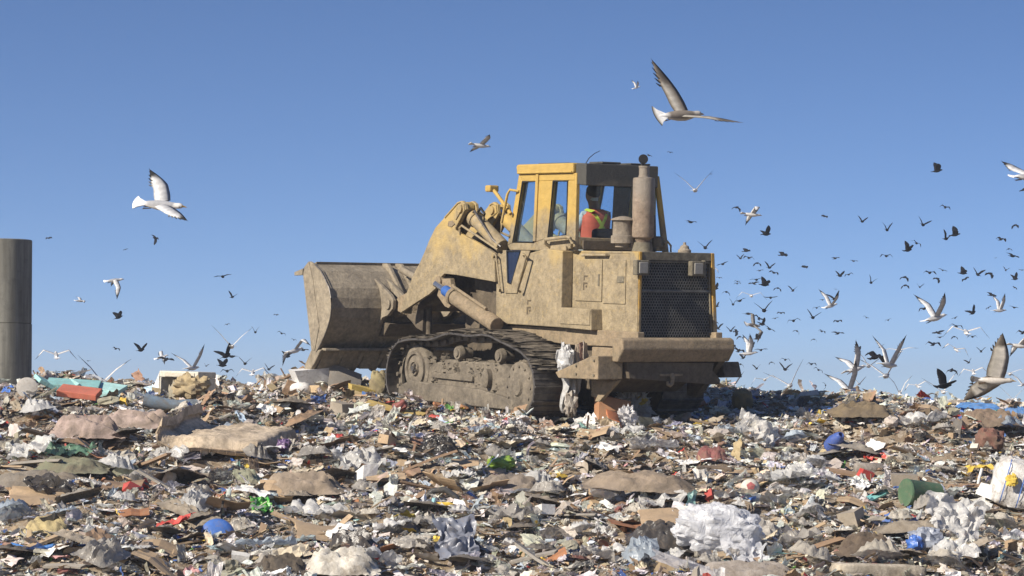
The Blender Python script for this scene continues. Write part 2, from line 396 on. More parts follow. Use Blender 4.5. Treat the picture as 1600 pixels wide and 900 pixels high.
def track(side):
    vc = side * 1.01; m = len(LP)
    ch = MB()
    fr = []
    for k in range(m):
        a, b = LP[k], LP[(k + 1) % m]; c = (a + b) / 2; d = (b - a); L_ = d.length; d.normalize()
        nrm = Vector((d.y, -d.x, 0))                     # outward in (u, w)
        ctr = Vector((0.1, 0.6, 0))
        if nrm.dot(c - ctr) < 0: nrm = -nrm
        fr.append((c, d, nrm, L_))
        rot = Matrix(((d.x, 0, nrm.x), (0, 1, 0), (d.y, 0, nrm.y)))
        for off in (-.12, .12):
            cc = c - nrm * 0.085
            ch.box((cc.x, vc + off, cc.y), (L_ * 1.12, .05, .085), rot)
        pc_ = a - nrm * 0.085
        ch.cyl((pc_.x, vc - .19, pc_.y), (pc_.x, vc + .19, pc_.y), .032, n=10)
    tr = ch.build('track_chain', M['trackmud'], LD, 0.006)
    for k, (c, d, nrm, L_) in enumerate(fr):
        s = MB(); rot = Matrix(((d.x, 0, nrm.x), (0, 1, 0), (d.y, 0, nrm.y)))
        cc = c - nrm * 0.03
        upper = nrm.y > 0.3 and abs(c.x) < 1.6
        s.box((cc.x, vc, cc.y), (L_ * (1.02 if upper else 0.97), .68, .028), rot)
        for q, hgt in (() if upper else ((-.38, .026), (.08, .016))):
            g_ = c + d * (L_ * q) + nrm * (hgt / 2 - .018)
            s.box((g_.x, vc, g_.y), (.026, .68, hgt), rot)
        s.build('track_shoe', M['shoe'], tr, 0.006)
    # mud clods lying on the upper run
    md = MB(); rr = random.Random(5 + int(side))
    for i in range(260):
        c, d, nrm, L_ = rr.choice([f for f in fr if f[2].y > 0.35])
        q = c + d * rr.uniform(-.1, .1) + nrm * 0.0
        r1 = rr.uniform(.02, .07)
        bmk = lump_arr(rr.uniform(.08, .20), rr.uniform(.10, .26), r1 * 1.1, 2.0, 0.5, rr.random() * 50, 5, 8)
        md.add([(p[0] + q.x, p[1] + vc + rr.uniform(-.3, .3), p[2] + q.y) for p in bmk[0]], bmk[1])
    md.build('dried_mud', M['trackmud'], tr, smooth=True)
    # roller frame
    vo = vc + side * .20; vi = vc - side * .20
    RF = [(1.80, .30), (1.43, .42), (1.23, .56), (1.01, .69), (.63, .76), (.14, .75), (-.36, .76), (-.72, .77), (-.89, .72), (-.95, .40), (-.91, .26), (-.55, .20), (1.42, .20), (1.80, .22)]
    rf = MB().prism(RF, vi, vo - side * .02).build('roller_frame', M['trackmud'], LD, .02)
    MB().prism([(1.80, .34), (1.5, .44), (.9, .42), (-.3, .40), (-1.12, .30), (-1.12, .17), (1.80, .18)], vo - side * .02, vo + side * .05).build('roller_guard', M['trackmud'], rf, .012)
    MB().prism([(1.0, .50), (-.05, .49), (-.05, .56), (1.0, .57)], vo - side * .02, vo + side * .02).build('frame_rib', M['trackmud'], rf, .008)
    lmp = MB(); rr = random.Random(9)
    for i in range(46):                                   # mud packed on the frame
        u_ = rr.uniform(-1.1, 1.3); w_ = rr.uniform(.55, .80) if rr.random() < .7 else rr.uniform(.3, .6)
        t = lump_arr(rr.uniform(.06, .2), rr.uniform(.04, .08), rr.uniform(.05, .13), 2.0, .5, rr.random() * 50, 6, 9)
        lmp.add([(p[0] + u_, p[1] + vo - side * rr.uniform(.0, .12), p[2] + w_) for p in t[0]], t[1])
    lmp.build('packed_mud', M['trackmud'], rf, smooth=True)
    # idler wheel
    ys_ = side
    idl = MB().lathe([(.02, 0), (.08, .0), (.09, .02), (.10, -.01), (.19, -.015), (.20, .012), (.245, .012), (.25, -.02), (.275, -.025), (.315, -.03), (.33, -.05), (.33, -.13), (.30, -.16), (.02, -.16)][::1], axis='y', n=40)
    idl.v = [(x + 1.42, (y * side) + vo + side * .02, z + .60) for x, y, z in idl.v]
    io = idl.build('idler_wheel', M['trackmud'], LD, smooth=True)
    h = MB()
    for k in range(4):
        t = k * math.pi / 2 + .4; h.cyl((1.42 + .055 * math.cos(t), vo + side * .01, .60 + .055 * math.sin(t)), (1.42 + .055 * math.cos(t), vo + side * .05, .60 + .055 * math.sin(t)), .015, n=6)
    h.cyl((1.42, vo, .6), (1.42, vo + side * .06, .6), .035, n=14)
    h.build('hub', M['shoe'], io, .004)
    # final drive
    sp = MB().lathe([(.02, .10), (.10, .10), (.12, .07), (.22, .06), (.24, .05), (.30, .05), (.335, .03), (.335, -.10), (.38, -.10), (.38, -.3), (.02, -.3)], axis='y', n=40)
    sp.v = [(x - 1.22, y * side + vo - side * .01, z + .47) for x, y, z in sp.v]
    so_ = sp.build('final_drive', M['trackmud'], LD, smooth=True)
    bl = MB()
    for k in range(12):
        t = k * math.pi / 6; bl.cyl((-1.22 + .27 * math.cos(t), vo + side * .03, .47 + .27 * math.sin(t)), (-1.22 + .27 * math.cos(t), vo + side * .058, .47 + .27 * math.sin(t)), .017, n=6)
    for k in range(22):
        t = k * 2 * math.pi / 22; rot = Matrix.Rotation(-t, 3, 'Y')
        bl.box((-1.22 + .40 * math.cos(t), vc, .47 + .40 * math.sin(t)), (.07, .12, .05), rot)
    bl.build('sprocket_teeth', M['trackmud'], so_, .004)
    MB().lathe([(.02, .03), (.05, .03), (.055, .01), (.10, .01), (.11, -.03), (.11, -.06), (.08, -.07), (.02, -.07)], axis='y', n=20).v
    for cu in (.32, -.70):
        cr = MB().lathe([(.02, .03), (.05, .03), (.055, .01), (.085, .01), (.10, -.03), (.10, -.06), (.075, -.07), (.075, -.2), (.02, -.2)], axis='y', n=24)
        cr.v = [(x + cu, y * side + vo + side * .02, z + .855) for x, y, z in cr.v]
        co_ = cr.build('carrier_roller', M['trackmud'], LD, smooth=True)
        MB().cyl((cu, vo - side * .15, .74), (cu, vo - side * .15, .86), .05).build('roller_bracket', M['trackmud'], co_)
    bmp = MB().lathe([(.02, .05), (.06, .045), (.085, .02), (.085, -.06), (.02, -.06)], axis='y', n=18)
    bmp.v = [(x * .9 - .42, y * side + vo + side * .03, z * 1.5 + .55) for x, y, z in bmp.v]
    bmp.build('pivot_cap', M['trackmud'], rf, smooth=True)
    for k in range(7):
        u_ = 1.25 - k * .37; lr = MB().cyl((u_, vi, .19), (u_, vo, .19), .085, n=18); lr.build('track_roller', M['trackmud'], LD, smooth=True)

def lump_arr(w, d, h, e, amp, seed, nu=12, nv=18, sc=1.0):
    """a soft rounded solid: superellipsoid with noise; e 2 = round, higher = boxier"""
    vs = []; fs = []
    pw = lambda c: math.copysign(abs(c) ** (2.0 / e), c)
    for i in range(nu + 1):
        ph = -math.pi / 2 + math.pi * i / nu
        for j in range(nv):
            th = 2 * math.pi * j / nv
            x = pw(math.cos(ph)) * pw(math.cos(th)); y = pw(math.cos(ph)) * pw(math.sin(th)); z = pw(math.sin(ph))
            p = Vector((x * 1.6 + seed, y * 1.6, z * 1.6)) * sc
            n2_ = noise.noise(p * 1.9); n3_ = noise.noise(p * 3.7)
            k = 1 + min(amp, 1.0) * .42 * (noise.noise(p) + .75 * (abs(n2_) - .25) * 2 + .40 * (abs(n3_) - .2) * 2)
            vs.append((x * w / 2 * k, y * d / 2 * k, z * h / 2 * (1 + (k - 1) * 1.3)))
    for i in range(nu):
        for j in range(nv): fs.append((i * nv + j, i * nv + (j + 1) % nv, (i + 1) * nv + (j + 1) % nv, (i + 1) * nv + j))
    return vs, fs
track(1.0); track(-1.0)

# --- hull, frame, rear
def sym(f):
    for s in (1, -1): f(s)
hull = B().prism([(.55, 1.9), (.55, .55), (-2.2, .45), (-2.75, .75), (-2.85, 1.15), (-.2, 1.9)], -.55, .55).build('hull', M['under'], LD, .02)
B().prism([(.22, 1.24), (-1.40, 1.24), (-3.0, 1.24), (-3.0, 1.04), (-2.45, 1.04), (-1.49, 1.03), (.24, 1.10)], .555, .66).build('hull_plate', M['body_dirty'], hull, .01)
B().prism([(.22, 1.24), (-3.0, 1.24), (-3.0, 1.04), (.24, 1.10)], -.66, -.555).build('hull_plate', M['body_dirty'], hull, .01)
# front frame between the lift arms
ff = B().prism([(.55, 1.95), (1.3, 1.75), (1.45, 1.2), (1.3, .6), (.55, .5)], -.42, .42).build('loader_frame', M['under'], LD, .02)
B().prism([(.55, 2.2), (.95, 2.2), (1.1, 1.8), (.9, 1.3), (.55, 1.3)], .42, .50).build('frame_cheek', M['under'], ff, .01)
B().prism([(.55, 2.2), (.95, 2.2), (1.1, 1.8), (.9, 1.3), (.55, 1.3)], -.50, -.42).build('frame_cheek', M['under'], ff, .01)
# platform / engine sides
body = B().prism([(.15, 2.02), (.15, 1.26), (-1.41, 1.25), (-1.42, 2.24), (-1.0, 2.26), (-.62, 2.2), (.12, 2.2)], .58, .75).build('side_panel', M['body'], LD, .012)
B().prism([(.15, 2.02), (.15, 1.26), (-1.41, 1.25), (-1.42, 2.24), (.12, 2.2)], -.75, -.58).build('side_panel', M['body'], LD, .012)
B().b2(-1.41, .10, -.58, .58, 1.9, 2.0).build('cab_floor', M['dark'], LD)
bt = B().prism([(-1.415, 1.51), (-2.10, 1.505), (-2.12, 1.235), (-1.415, 1.25)], .56, .76).build('battery_box', M['body'], LD, .012)
B().b2(-2.095, -1.42, .762, .772, 1.30, 1.49).build('box_lid', M['body'], bt, .004)
# hood
HT = 2.215
hood = B()
hood.b2(-2.70, -1.42, .57, .585, 1.2, HT)                          # left wall
hood.b2(-2.70, -1.42, -.585, -.57, 1.2, HT)
hood.b2(-2.74, -1.42, -.585, .585, HT, HT + .03)
hood.build('hood', M['body'], LD, .008)
dm = B().b2(-2.10, -1.50, .586, .600, 1.60, 2.14); dr = dm.build('engine_door', M['body'], LD, .006)
B().b2(-2.055, -2.03, .601, .612, 1.8, 1.95).build('latch', M['dark'], dr, .003)
d2 = B().b2(-2.62, -2.125, .586, .599, 1.58, 2.14).build('engine_door', M['body'], LD, .006)
B().b2(-2.60, -2.45, .600, .609, 1.85, 1.93).build('latch', M['dark'], d2, .003)
B().tube([(-1.70, .59, 2.19), (-1.70, .63, 2.19), (-2.24, .63, 2.195), (-2.24, .59, 2.195)], .018).build('hood_handle', M['yellow'], LD, smooth=True)
# side markings (dark stencilled bars as on the panels)
def mark(u, v, wz, s):
    m = B(); t = .003
    m.b2(u, u - .085 * s, v, v + t, wz, wz - .02 * s); m.b2(u, u - .022 * s, v, v + t, wz - .0201 * s, wz - .065 * s)
    m.b2(u + .01 * s, u - .085 * s, v, v + t, wz - .09 * s, wz - .113 * s); m.b2(u + .012 * s, u - .016 * s, v, v + t, wz - .1131 * s, wz - .19 * s)
    m.b2(u - .045 * s, u - .078 * s, v, v + t, wz - .128 * s, wz - .155 * s)
    return m
mark(-1.70, .6005, 1.93, 1).build('stencil_mark', M['mark'], dr)
mark(-.62, .7505, 1.59, 1).build('stencil_mark', M['mark'], body)
B().b2(-2.888, -2.702, .5862, .593, 1.17, HT + .025).build('corner_panel', M['body'], LD, .004)
# rear: grille and its frame (widens downward a little)
rf_ = B(); rf3 = B()
rf_.prism_u([(.585, 1.16), (.585, HT + .03), (.54, HT + .03), (.545, 1.16)], -2.90, -2.70)
rf3.prism_u([(-.585, HT + .03), (-.66, 1.16), (-.60, 1.16), (-.53, HT + .03)], -2.90, -2.70)
rfo = rf_.build('rear_frame', M['frame'], LD, .01)
rf3.build('frame_post', M['frame'], rfo, .01)
B().prism_u([(.54, 2.14), (.54, HT + .03), (-.53, HT + .03), (-.535, 2.14)], -2.895, -2.70).build('top_band', M['dark'], rfo, .006)
B().b2(-2.90, -2.70, .545, -.60, 1.13, 1.165).build('bottom_band', M['dark'], rfo, .004)
B().prism_u([(.545, 1.166), (.54, 2.139), (-.535, 2.139), (-.60, 1.166)], -2.80, -2.78).build('radiator', M['radiator'], rfo)
gm = MB(); hs = .0235; r0, r1 = hs, hs * .76
row = 0; wz = 1.19
while wz < 2.12:
    right = -.60 + (wz - 1.16) / (2.14 - 1.16) * .065
    v = .53 - (hs * .866 if row % 2 else 0)
    while v > right + .02:
        oc = [(-2.865, v + r0 * math.sin(k * math.pi / 3), wz + r0 * math.cos(k * math.pi / 3)) for k in range(6)]
        ic = [(-2.868, v + r1 * math.sin(k * math.pi / 3), wz + r1 * math.cos(k * math.pi / 3)) for k in range(6)]
        ib = [(-2.860, p[1], p[2]) for p in ic]
        gm.add(oc + ic + ib, [(k, (k + 1) % 6, 6 + (k + 1) % 6, 6 + k) for k in range(6)] + [(6 + k, 6 + (k + 1) % 6, 12 + (k + 1) % 6, 12 + k) for k in range(6)])
        v -= hs * 1.732
    wz += hs * 1.5; row += 1
gr = gm.build('grille_mesh', M['mesh'], rfo)
B().b2(-2.878, -2.868, .54, -.56, 1.745, 1.765).build('grille_bar', M['mesh'], gr, .003)
gb = B(); gb.b2(-2.885, -2.86, .545, .525, 1.166, 2.13); gb.b2(-2.885, -2.86, -.515, -.535, 1.9, 2.13); gb.b2(-2.885, -2.86, .52, -.51, 2.11, 2.135)
gb.prism_u([(-.57, 1.166), (-.59, 1.166), (-.535, 1.9), (-.515, 1.9)], -2.885, -2.86)
gb.build('grille_edge', M['dark'], gr, .003)
for vv in (.575, -.28):
    v0 = vv - .0 if vv > 0 else vv
    l_ = B().b2(-2.97, -2.88, v0 - .10, v0 + .10, 1.95, 2.14)
    lo_ = l_.build('work_light', M['dark'], LD, .012)
    B().b2(-2.985, -2.972, v0 - .065, v0 + .065, 1.975, 2.115).build('lens', M['lens'], lo_, .02, True, 3)
    if vv < 0: B().b2(-2.96, -2.89, v0 - .13, v0 - .102, 1.93, 2.15).build('bracket', M['dark'], lo_, .004)
# bumper
bp = B().prism([(-2.90, 1.16), (-3.06, 1.175), (-3.12, 1.15), (-3.14, 1.03), (-3.02, .87), (-2.90, .87)], .98, -.76)
bpo = bp.build('counterweight', M['body_dirty'], LD, .02)
B().prism_u([(.80, .875), (-.55, .855), (-.53, .755), (-.66, .64), (-.65, .58), (-.53, .58), (.76, .66)], -2.98, -2.3).build('rear_frame_box', M['under'], LD, .01)
B().prism([(-2.2, 1.03), (-2.2, .40), (-2.39, .385), (-2.88, .86), (-2.92, 1.03)], .70, .80).build('rear_side_plate', M['body_dirty'], LD, .012)
B().prism([(-2.2, 1.03), (-2.2, .40), (-2.39, .385), (-2.88, .86), (-2.92, 1.03)], -.80, -.70).build('rear_side_plate', M['under'], LD, .012)
hk = B().b2(-3.0, -2.978, .30, -.05, .69, .72).build('tow_plate', M['body_dirty'], LD, .004)
B().tube([(-3.0, .13, .72), (-3.03, .13, .66), (-3.03, .14, .60), (-3.03, .17, .575), (-3.03, .205, .59), (-3.03, .21, .625)], [.03, .03, .028, .026, .024, .018]).build('tow_hook', M['body_dirty'], hk, smooth=True)
st = B().prism([(-1.97, .70), (-2.78, .94), (-2.92, .94), (-2.92, .65), (-2.05, .63)], .82, 1.20).build('step_bracket', M['body_dirty'], LD, .012)
bb = B()
for q in ((-2.84, .88), (-2.84, .70), (-2.45, .80), (-2.45, .70)): bb.cyl((q[0], 1.19, q[1]), (q[0], 1.215, q[1]), .016, n=6)
bb.build('bolts', M['dark'], st)
B().prism([(-2.6, .62), (-2.9, .64), (-2.5, .35), (-2.4, .35)], .82, .88).build('brace', M['body_dirty'], st, .008)
B().prism([(-2.0, .70), (-2.78, .86), (-2.86, .66), (-2.1, .62)], -1.1, -.82).build('step_bracket', M['under'], LD, .012)

# --- cab (symmetrical, tapering to a narrow roof at the front)
cabp = empty('cab'); cabp.parent = LD
def cab_side(s):
    v0, v1 = s * .60, s * .655
    q = B(); P_ = lambda *a: q.prism(list(a), v0, v1)
    P_((-.205, 3.245), (-.30, 3.245), (-.575, 2.35), (.02, 2.35), (.045, 2.36)) if False else None
    # frame strips round the two windows
    P_((-.205, 3.245), (-.30, 3.15), (-.085, 2.34), (.045, 2.30))              # front post (slanted)
    P_((-.205, 3.245), (-1.515, 3.245), (-1.515, 3.15), (-.30, 3.15))           # header
    P_((-.65, 3.15), (-1.03, 3.15), (-.93, 2.41), (-.60, 2.34))               # middle post
    P_((-1.375, 3.15), (-1.515, 3.15), (-1.515, 2.24), (-1.355, 2.30))          # rear post
    P_((.045, 2.30), (-.085, 2.34), (-.60, 2.34), (-.93, 2.41), (-1.355, 2.43), (-1.355, 2.24), (-1.0, 2.24), (-.02, 2.24))
    so = q.build('cab_wall', M['yellow'], cabp, .010)
    gl = B().prism([(-.31, 3.14), (-.64, 3.14), (-.59, 2.35), (-.10, 2.35)], s * .622, s * .628).build('side_window', M['glass'], cabp)
    sl_ = B(); t = .018; W1 = [(-.305, 3.145), (-.645, 3.145), (-.595, 2.345), (-.095, 2.345)]
    W2 = [(-1.035, 3.145), (-1.37, 3.145), (-1.352, 2.435), (-.935, 2.415)]
    def seal(W, parent):
        m = B(); m.tube([(p[0], s * .655, p[1]) for p in W + [W[0]]], .014, 6); m.build('window_seal', M['rubber'], parent, smooth=True)
    seal(W1, gl)
    g2 = B().prism([(-1.03, 3.14), (-1.37, 3.14), (-1.35, 2.43), (-.935, 2.41)], s * .622, s * .628).build('side_window', M['glass'], cabp)
    seal(W2, g2)
    B().prism([(-.64, 3.24), (-.70, 3.24), (-.66, 2.36), (-.60, 2.36)], s * .655, s * .675).build('door_edge', M['yellow'], so, .004)
    # lower door with its small window
    lw = B()
    lw.prism([(-.02, 2.235), (-.115, 2.235), (-.155, 1.80), (-.22, 1.67), (-.09, 1.67)], s * .75, s * .766)
    lw.prism([(-.46, 2.235), (-.68, 2.235), (-.38, 1.67), (-.2201, 1.67), (-.24, 1.78)], s * .75, s * .766)
    lw.prism([(-.155, 1.80), (-.24, 1.78), (-.2201, 1.67), (-.22, 1.67)], s * .75, s * .766)
    lo2 = lw.build('lower_door', M['yellow'], LD, .008)
    B().prism([(-.115, 2.235), (-.46, 2.235), (-.24, 1.785), (-.155, 1.805)], s * .752, s * .758).build('lower_window', M['navy'], lo2)
    m = B(); m.tube([(p[0], s * .766, p[1]) for p in [(-.12, 2.225), (-.455, 2.225), (-.24, 1.79), (-.158, 1.81), (-.12, 2.225)]], .012, 6); m.build('window_seal', M['rubber'], lo2, smooth=True)
    B().tube([(-.62, s * .80, 2.15), (-.66, s * .86, 2.19), (-.74, s * .86, 2.17), (-.54, s * .86, 1.72), (-.52, s * .80, 1.69)], .017).build('handrail', M['yellow'], LD, smooth=True)
    B().tube([(.09, s * .75, 2.06), (.15, s * .80, 2.13), (.10, s * .82, 2.19), (.05, s * .82, 2.15), (-.05, s * .82, 1.72), (.02, s * .78, 1.69), (.05, s * .75, 1.72)], .014).build('handrail', M['yellow'], LD, smooth=True)
    B().tube([(-.98, s * .65, 2.29), (-.98, s * .72, 2.33), (-1.00, s * .74, 2.385), (-1.50, s * .74, 2.42), (-1.58, s * .74, 2.40), (-1.60, s * .73, 2.34), (-1.55, s * .7, 2.29), (-1.44, s * .66, 2.28)], .022).build('grab_rail', M['yellow'], LD, smooth=True)
    B().tube([(-.22, s * .66, 3.02), (-.13, s * .74, 3.04), (-.10, s * .76, 2.98), (.03, s * .76, 2.60), (.05, s * .75, 2.47), (-.02, s * .66, 2.42)], .018).build('grab_rail', M['yellow'], LD, smooth=True)
M['navy'] = plain('dark_blue_window', (0.012, 0.02, 0.05), 0.12, 0, 0.3, 6, 0)
sym(cab_side)
# roof
rf2 = B(); rf2.prism([(-.19, 3.245), (-.17, 3.35), (-.20, 3.375), (-1.52, 3.375), (-1.52, 3.245)], -.68, .68)
roof = rf2.build('roof', M['yellow'], cabp, .02)
B().b2(-1.05, -.35, -.45, .45, 3.376, 3.395).build('roof_hatch', M['dark'], roof, .008)
B().tube([(-.22, .683, 3.26), (-1.5, .683, 3.26)], .012, 6).build('gutter', M['yellow'], roof)
vb = B().prism([(-1.525, 3.37), (-1.76, 3.365), (-1.76, 3.08), (-1.525, 3.10)], -.50, .64).build('rear_visor', M['dark'], cabp, .012)
tr_ = B(); tr_.b2(-1.70, -1.4, .35, .05, 3.372, 3.40); tr_.b2(-1.70, -1.4, -.1, -.42, 3.37, 3.395); tr_.build('roof_box', M['dark'], vb, .01)
B().b2(-.24, -.19, -.60, .60, 3.17, 3.245).build('windshield_header', M['yellow'], cabp, .006)
B().prism([(-.225, 3.165), (-.235, 3.165), (.02, 2.36), (.03, 2.36)], -.60, .60).build('windshield', M['glass'], cabp)
B().b2(-.05, .045, -.60, .60, 2.0, 2.36).build('dashboard_wall', M['dark'], cabp, .01)
# rear cab frame
rw = B()
rw.prism_u([(.60, 3.245), (.655, 3.245), (.66, 2.24), (.60, 2.24)], -1.57, -1.516)
rw.prism_u([(-.60, 3.245), (-.66, 3.245), (-.84, 2.24), (-.76, 2.24)], -1.57, -1.516)
rw.prism_u([(.60, 2.42), (.60, 2.26), (-.76, 2.26), (-.745, 2.40)], -1.57, -1.516)
rw.build('rear_cab_frame', M['yellow'], cabp, .008)
B().b2(-1.60, -1.571, .55, -.60, 2.26, 2.38).build('rear_sill', M['under'], cabp, .006)
B().prism_u([(.60, 3.10), (.60, 2.42), (-.745, 2.40), (-.63, 3.10)], -1.545, -1.540).build('rear_window', M['glass'], cabp)
for s in (1, -1): B().prism([(-.65, 3.15), (-1.03, 3.15), (-.93, 2.41), (-.60, 2.34)], s * .575, s * .595).build('inner_trim', M['dark'], cabp, .004)
for s in (1, -1): B().prism([(-.225, 3.15), (-.33, 3.15), (-.11, 2.36), (.0, 2.36)], s * .575, s * .595).build('inner_trim', M['dark'], cabp, .004)
# seat and controls
st_ = B().box((-1.12, .07, 2.19), (.5, .5, .12)).build('seat_cushion', M['seat'], LD, .04)
B().box((-1.37, .03, 2.36), (.12, .44, .36)).build('seat_backrest', M['seat'], LD, .05)
B().box((-1.12, .07, 2.06), (.35, .35, .14)).build('seat_base', M['dark'], LD, .01)
cs = B().b2(-.9, -.3, .36, .44, 2.0, 2.42); cs.build('lever_console', M['dark'], LD, .01)
lv_ = B(); lv_.tube([(-.45, .33, 2.4), (-.5, .31, 2.62)], .012); lv_.tube([(-.42, -.15, 2.3), (-.47, -.15, 2.6)], .012); lv_.build('control_lever', M['rubber'], LD)
# exhaust, pre-cleaner, caps
mf = B().lathe([(.03, 0), (.08, 0), (.10, .05), (.135, .07), (.142, .10), (.142, .80), (.135, .83), (.075, .84), (.07, .86), (.066, .86), (.066, .955), (.072, .96), (.072, .985), (.05, .985), (.05, .9)], n=36)
mf.v = [(x - 2.2, y + .04, z + 2.36) for x, y, z in mf.v]; mfo = mf.build('muffler', M['muffler'], LD, smooth=True)
B().lathe([(.03, 0), (.14, 0), (.13, .06), (.11, .12), (.03, .12)], (-2.2, .04, 2.246), n=20).build('muffler_mount', M['dark'], mfo, smooth=True)
fl = B(); fl.cyl((-2.215, .065, 3.43), (-2.20, .06, 3.43), .062, n=28); fl.b2(-2.215, -2.19, .085, .055, 3.34, 3.40); fl.build('rain_flap', M['rubber'], mfo)
pr = B().lathe([(.03, 0), (.10, 0), (.10, .05), (.155, .05), (.155, .145), (.135, .15), (.132, .33), (.14, .34), (.165, .345), (.15, .365), (.05, .395), (.01, .40)], n=36)
pr.v = [(x - 2.0, y + .21, z + 2.30) for x, y, z in pr.v]; pr.build('air_precleaner', M['grey'], LD, smooth=True)
sp_ = B(); sp_.tube([(-2.2, -.145, 2.25), (-2.2, -.13, 2.55), (-2.2, -.12, 2.72)], .03); sp_.lathe([(.03, 0), (.06, 0), (.06, .12), (.035, .13)], (-2.2, -.2, 2.32), n=16); sp_.build('filler_pipe', M['dark'], LD, smooth=True)
B().tube([(-2.25, -.28, 2.25), (-2.25, -.26, 2.36), (-2.25, -.31, 2.39), (-2.25, -.37, 2.33), (-2.25, -.37, 2.25)], .014).build('grab_loop', M['yellow'], LD, smooth=True)
B().lathe([(.02, 0), (.085, 0), (.085, .03), (.06, .05), (.055, .08), (.02, .10), (.018, .13)], (-2.6, -.33, 2.246), n=20).build('radiator_cap', M['grey'], LD, smooth=True)
B().tube([(-1.62, .55, 3.37), (-1.62, .50, 3.44), (-1.62, .42, 3.50), (-1.62, .33, 3.54)], [.006, .006, .005, .004], 5).build('aerial', M['rubber'], LD)
# work lamp on an arm ahead of the cab
wl = B().tube([(-.10, .70, 2.72), (.06, .70, 2.84), (.26, .70, 2.99), (.34, .70, 3.04)], .026).build('lamp_arm', M['yellow'], LD, smooth=True)
B().box((.38, .70, 3.06), (.13, .15, .09)).build('work_lamp', M['yellow'], wl, .02)

# --- lift arms, levers, cylinders
ARM = [(1.05, 2.52), (.95, 2.44), (.55, 2.33), (.14, 2.19), (.10, 1.81), (.60, 1.85), (1.10, 1.89), (1.40, 1.90), (1.51, 1.84), (1.53, 1.74), (1.79, 1.61), (2.10, 1.50), (2.52, 1.33), (2.44, 1.50), (2.33, 1.68),
       (2.25, 1.83), (2.05, 2.03), (1.93, 2.20), (1.82, 2.35), (1.66, 2.53), (1.50, 2.63), (1.36, 2.71), (1.20, 2.81), (1.08, 2.88), (.92, 2.86), (.87, 2.79), (.95, 2.68), (1.10, 2.52)]
ARM = [(u, w_) for u, w_ in ARM]
def lever_poly(): return [(1.08, 2.885), (.99, 2.90), (.90, 2.86), (.87, 2.77), (1.12, 2.47), (1.0, 2.44), (1.5, 2.2), (1.80, 2.35), (1.66, 2.53), (1.36, 2.71)]
def arm(s):
    v = s * .80
    A = [(.95, 2.44), (.55, 2.33), (.14, 2.19), (.10, 1.81), (.60, 1.85), (1.10, 1.89), (1.40, 1.90), (1.51, 1.84), (1.53, 1.74), (1.79, 1.61), (2.10, 1.50), (2.56, 1.33), (2.50, 1.50), (2.33, 1.70),
         (2.25, 1.85), (2.05, 2.05), (1.93, 2.20), (1.82, 2.35), (1.66, 2.53), (1.36, 2.71), (1.08, 2.885), (.98, 2.90), (.90, 2.86), (.87, 2.78), (1.13, 2.50)]
    a1 = B().prism(A, v, v - s * .05).build('lift_arm', M['body'], LD, .008)
    Bk = [(1.13, 2.50), (1.5, 2.2), (1.82, 2.35), (1.66, 2.53), (1.36, 2.71), (1.08, 2.885), (.98, 2.90), (.90, 2.86), (.87, 2.78)]
    B().prism(Bk, v - s * .17, v - s * .22).build('inner_plate', M['body'], a1, .008)
    # box between: top flange following the front edge
    ed = [(1.08, 2.885), (1.36, 2.71), (1.66, 2.53), (1.82, 2.35), (1.93, 2.20), (2.05, 2.05), (2.25, 1.85), (2.33, 1.70), (2.50, 1.50), (2.56, 1.33)]
    fl = B()
    for (u0_, w0), (u1_, w1) in zip(ed[:-1], ed[1:]):
        d = Vector((u1_ - u0_, w1 - w0)).normalized(); nn = Vector((-d.y, d.x)) * -.03
        if nn.x > 0: nn = -nn
        fl.prism([(u0_, w0), (u1_, w1), (u1_ + nn.x, w1 + nn.y), (u0_ + nn.x, w0 + nn.y)], v - s * .0505, v - s * .1695)
    fl.build('front_flange', M['body'], a1, .004)
    und = B()
    e2 = [(.10, 1.81), (.60, 1.85), (1.10, 1.89), (1.40, 1.90)]
    for (u0_, w0), (u1_, w1) in zip(e2[:-1], e2[1:]): und.prism([(u0_, w0), (u1_, w1), (u1_, w1 + .03), (u0_, w0 + .03)], v - s * .0505, v - s * .169)
    und.build('lower_flange', M['under'], a1)
    # raised rim and slotted pin plates near the top
    B().tube([(1.12, v + s * .005, 2.53), (.885, v + s * .005, 2.78), (.91, v + s * .005, 2.85), (.99, v + s * .005, 2.885), (1.07, v + s * .005, 2.87), (1.40, v + s * .005, 2.67)], .012, 6).build('edge_weld', M['body'], a1, smooth=True)
    pn = B().cyl((1.0, v + s * .03, 2.79), (1.0, v - s * .24, 2.79), .055, n=24).build('pin', M['body'], a1, .004)
    pp = B().prism([(1.06, 2.84), (.97, 2.85), (.945, 2.79), (1.10, 2.64), (1.15, 2.66), (1.13, 2.72)], v + s * .001, v + s * .018).build('pin_plate', M['body'], a1, .006)
    B().prism([(1.30, 2.62), (1.20, 2.63), (1.13, 2.585), (1.22, 2.54), (1.32, 2.555)], v + s * .001, v + s * .012).build('pin_plate', M['body_dirty'], a1, .004)
    B().cyl((1.52, v + s * .035, 1.79), (1.52, v - s * .2, 1.79), .075, n=24).build('pivot_pin', M['body_dirty'], a1, .006)
    # bracket handle / hose guard on the back edge
    B().tube([(1.0, v, 2.44), (.99, v + s * .02, 2.53), (.93, v + s * .02, 2.56), (.85, v + s * .02, 2.53), (.50, v + s * .02, 2.41), (.02, v + s * .02, 2.24)], .016).build('guard_rail', M['yellow'], a1, smooth=True)
    # lower arm to the bucket
    B().prism([(2.56, 1.33), (2.33, 1.70), (2.6, 1.68), (3.05, 1.55), (3.22, 1.46), (3.15, 1.36), (2.85, 1.30)], v - s * .26, v - s * .36).build('arm_tip', M['body_dirty'], a1, .01)
    # lift cylinder
    vc_ = s * .90
    c = B().cyl((.98, vc_, 1.60), (-.12, vc_, 1.24), .105, n=24).build('lift_cylinder', M['body_dirty'], LD, .012)
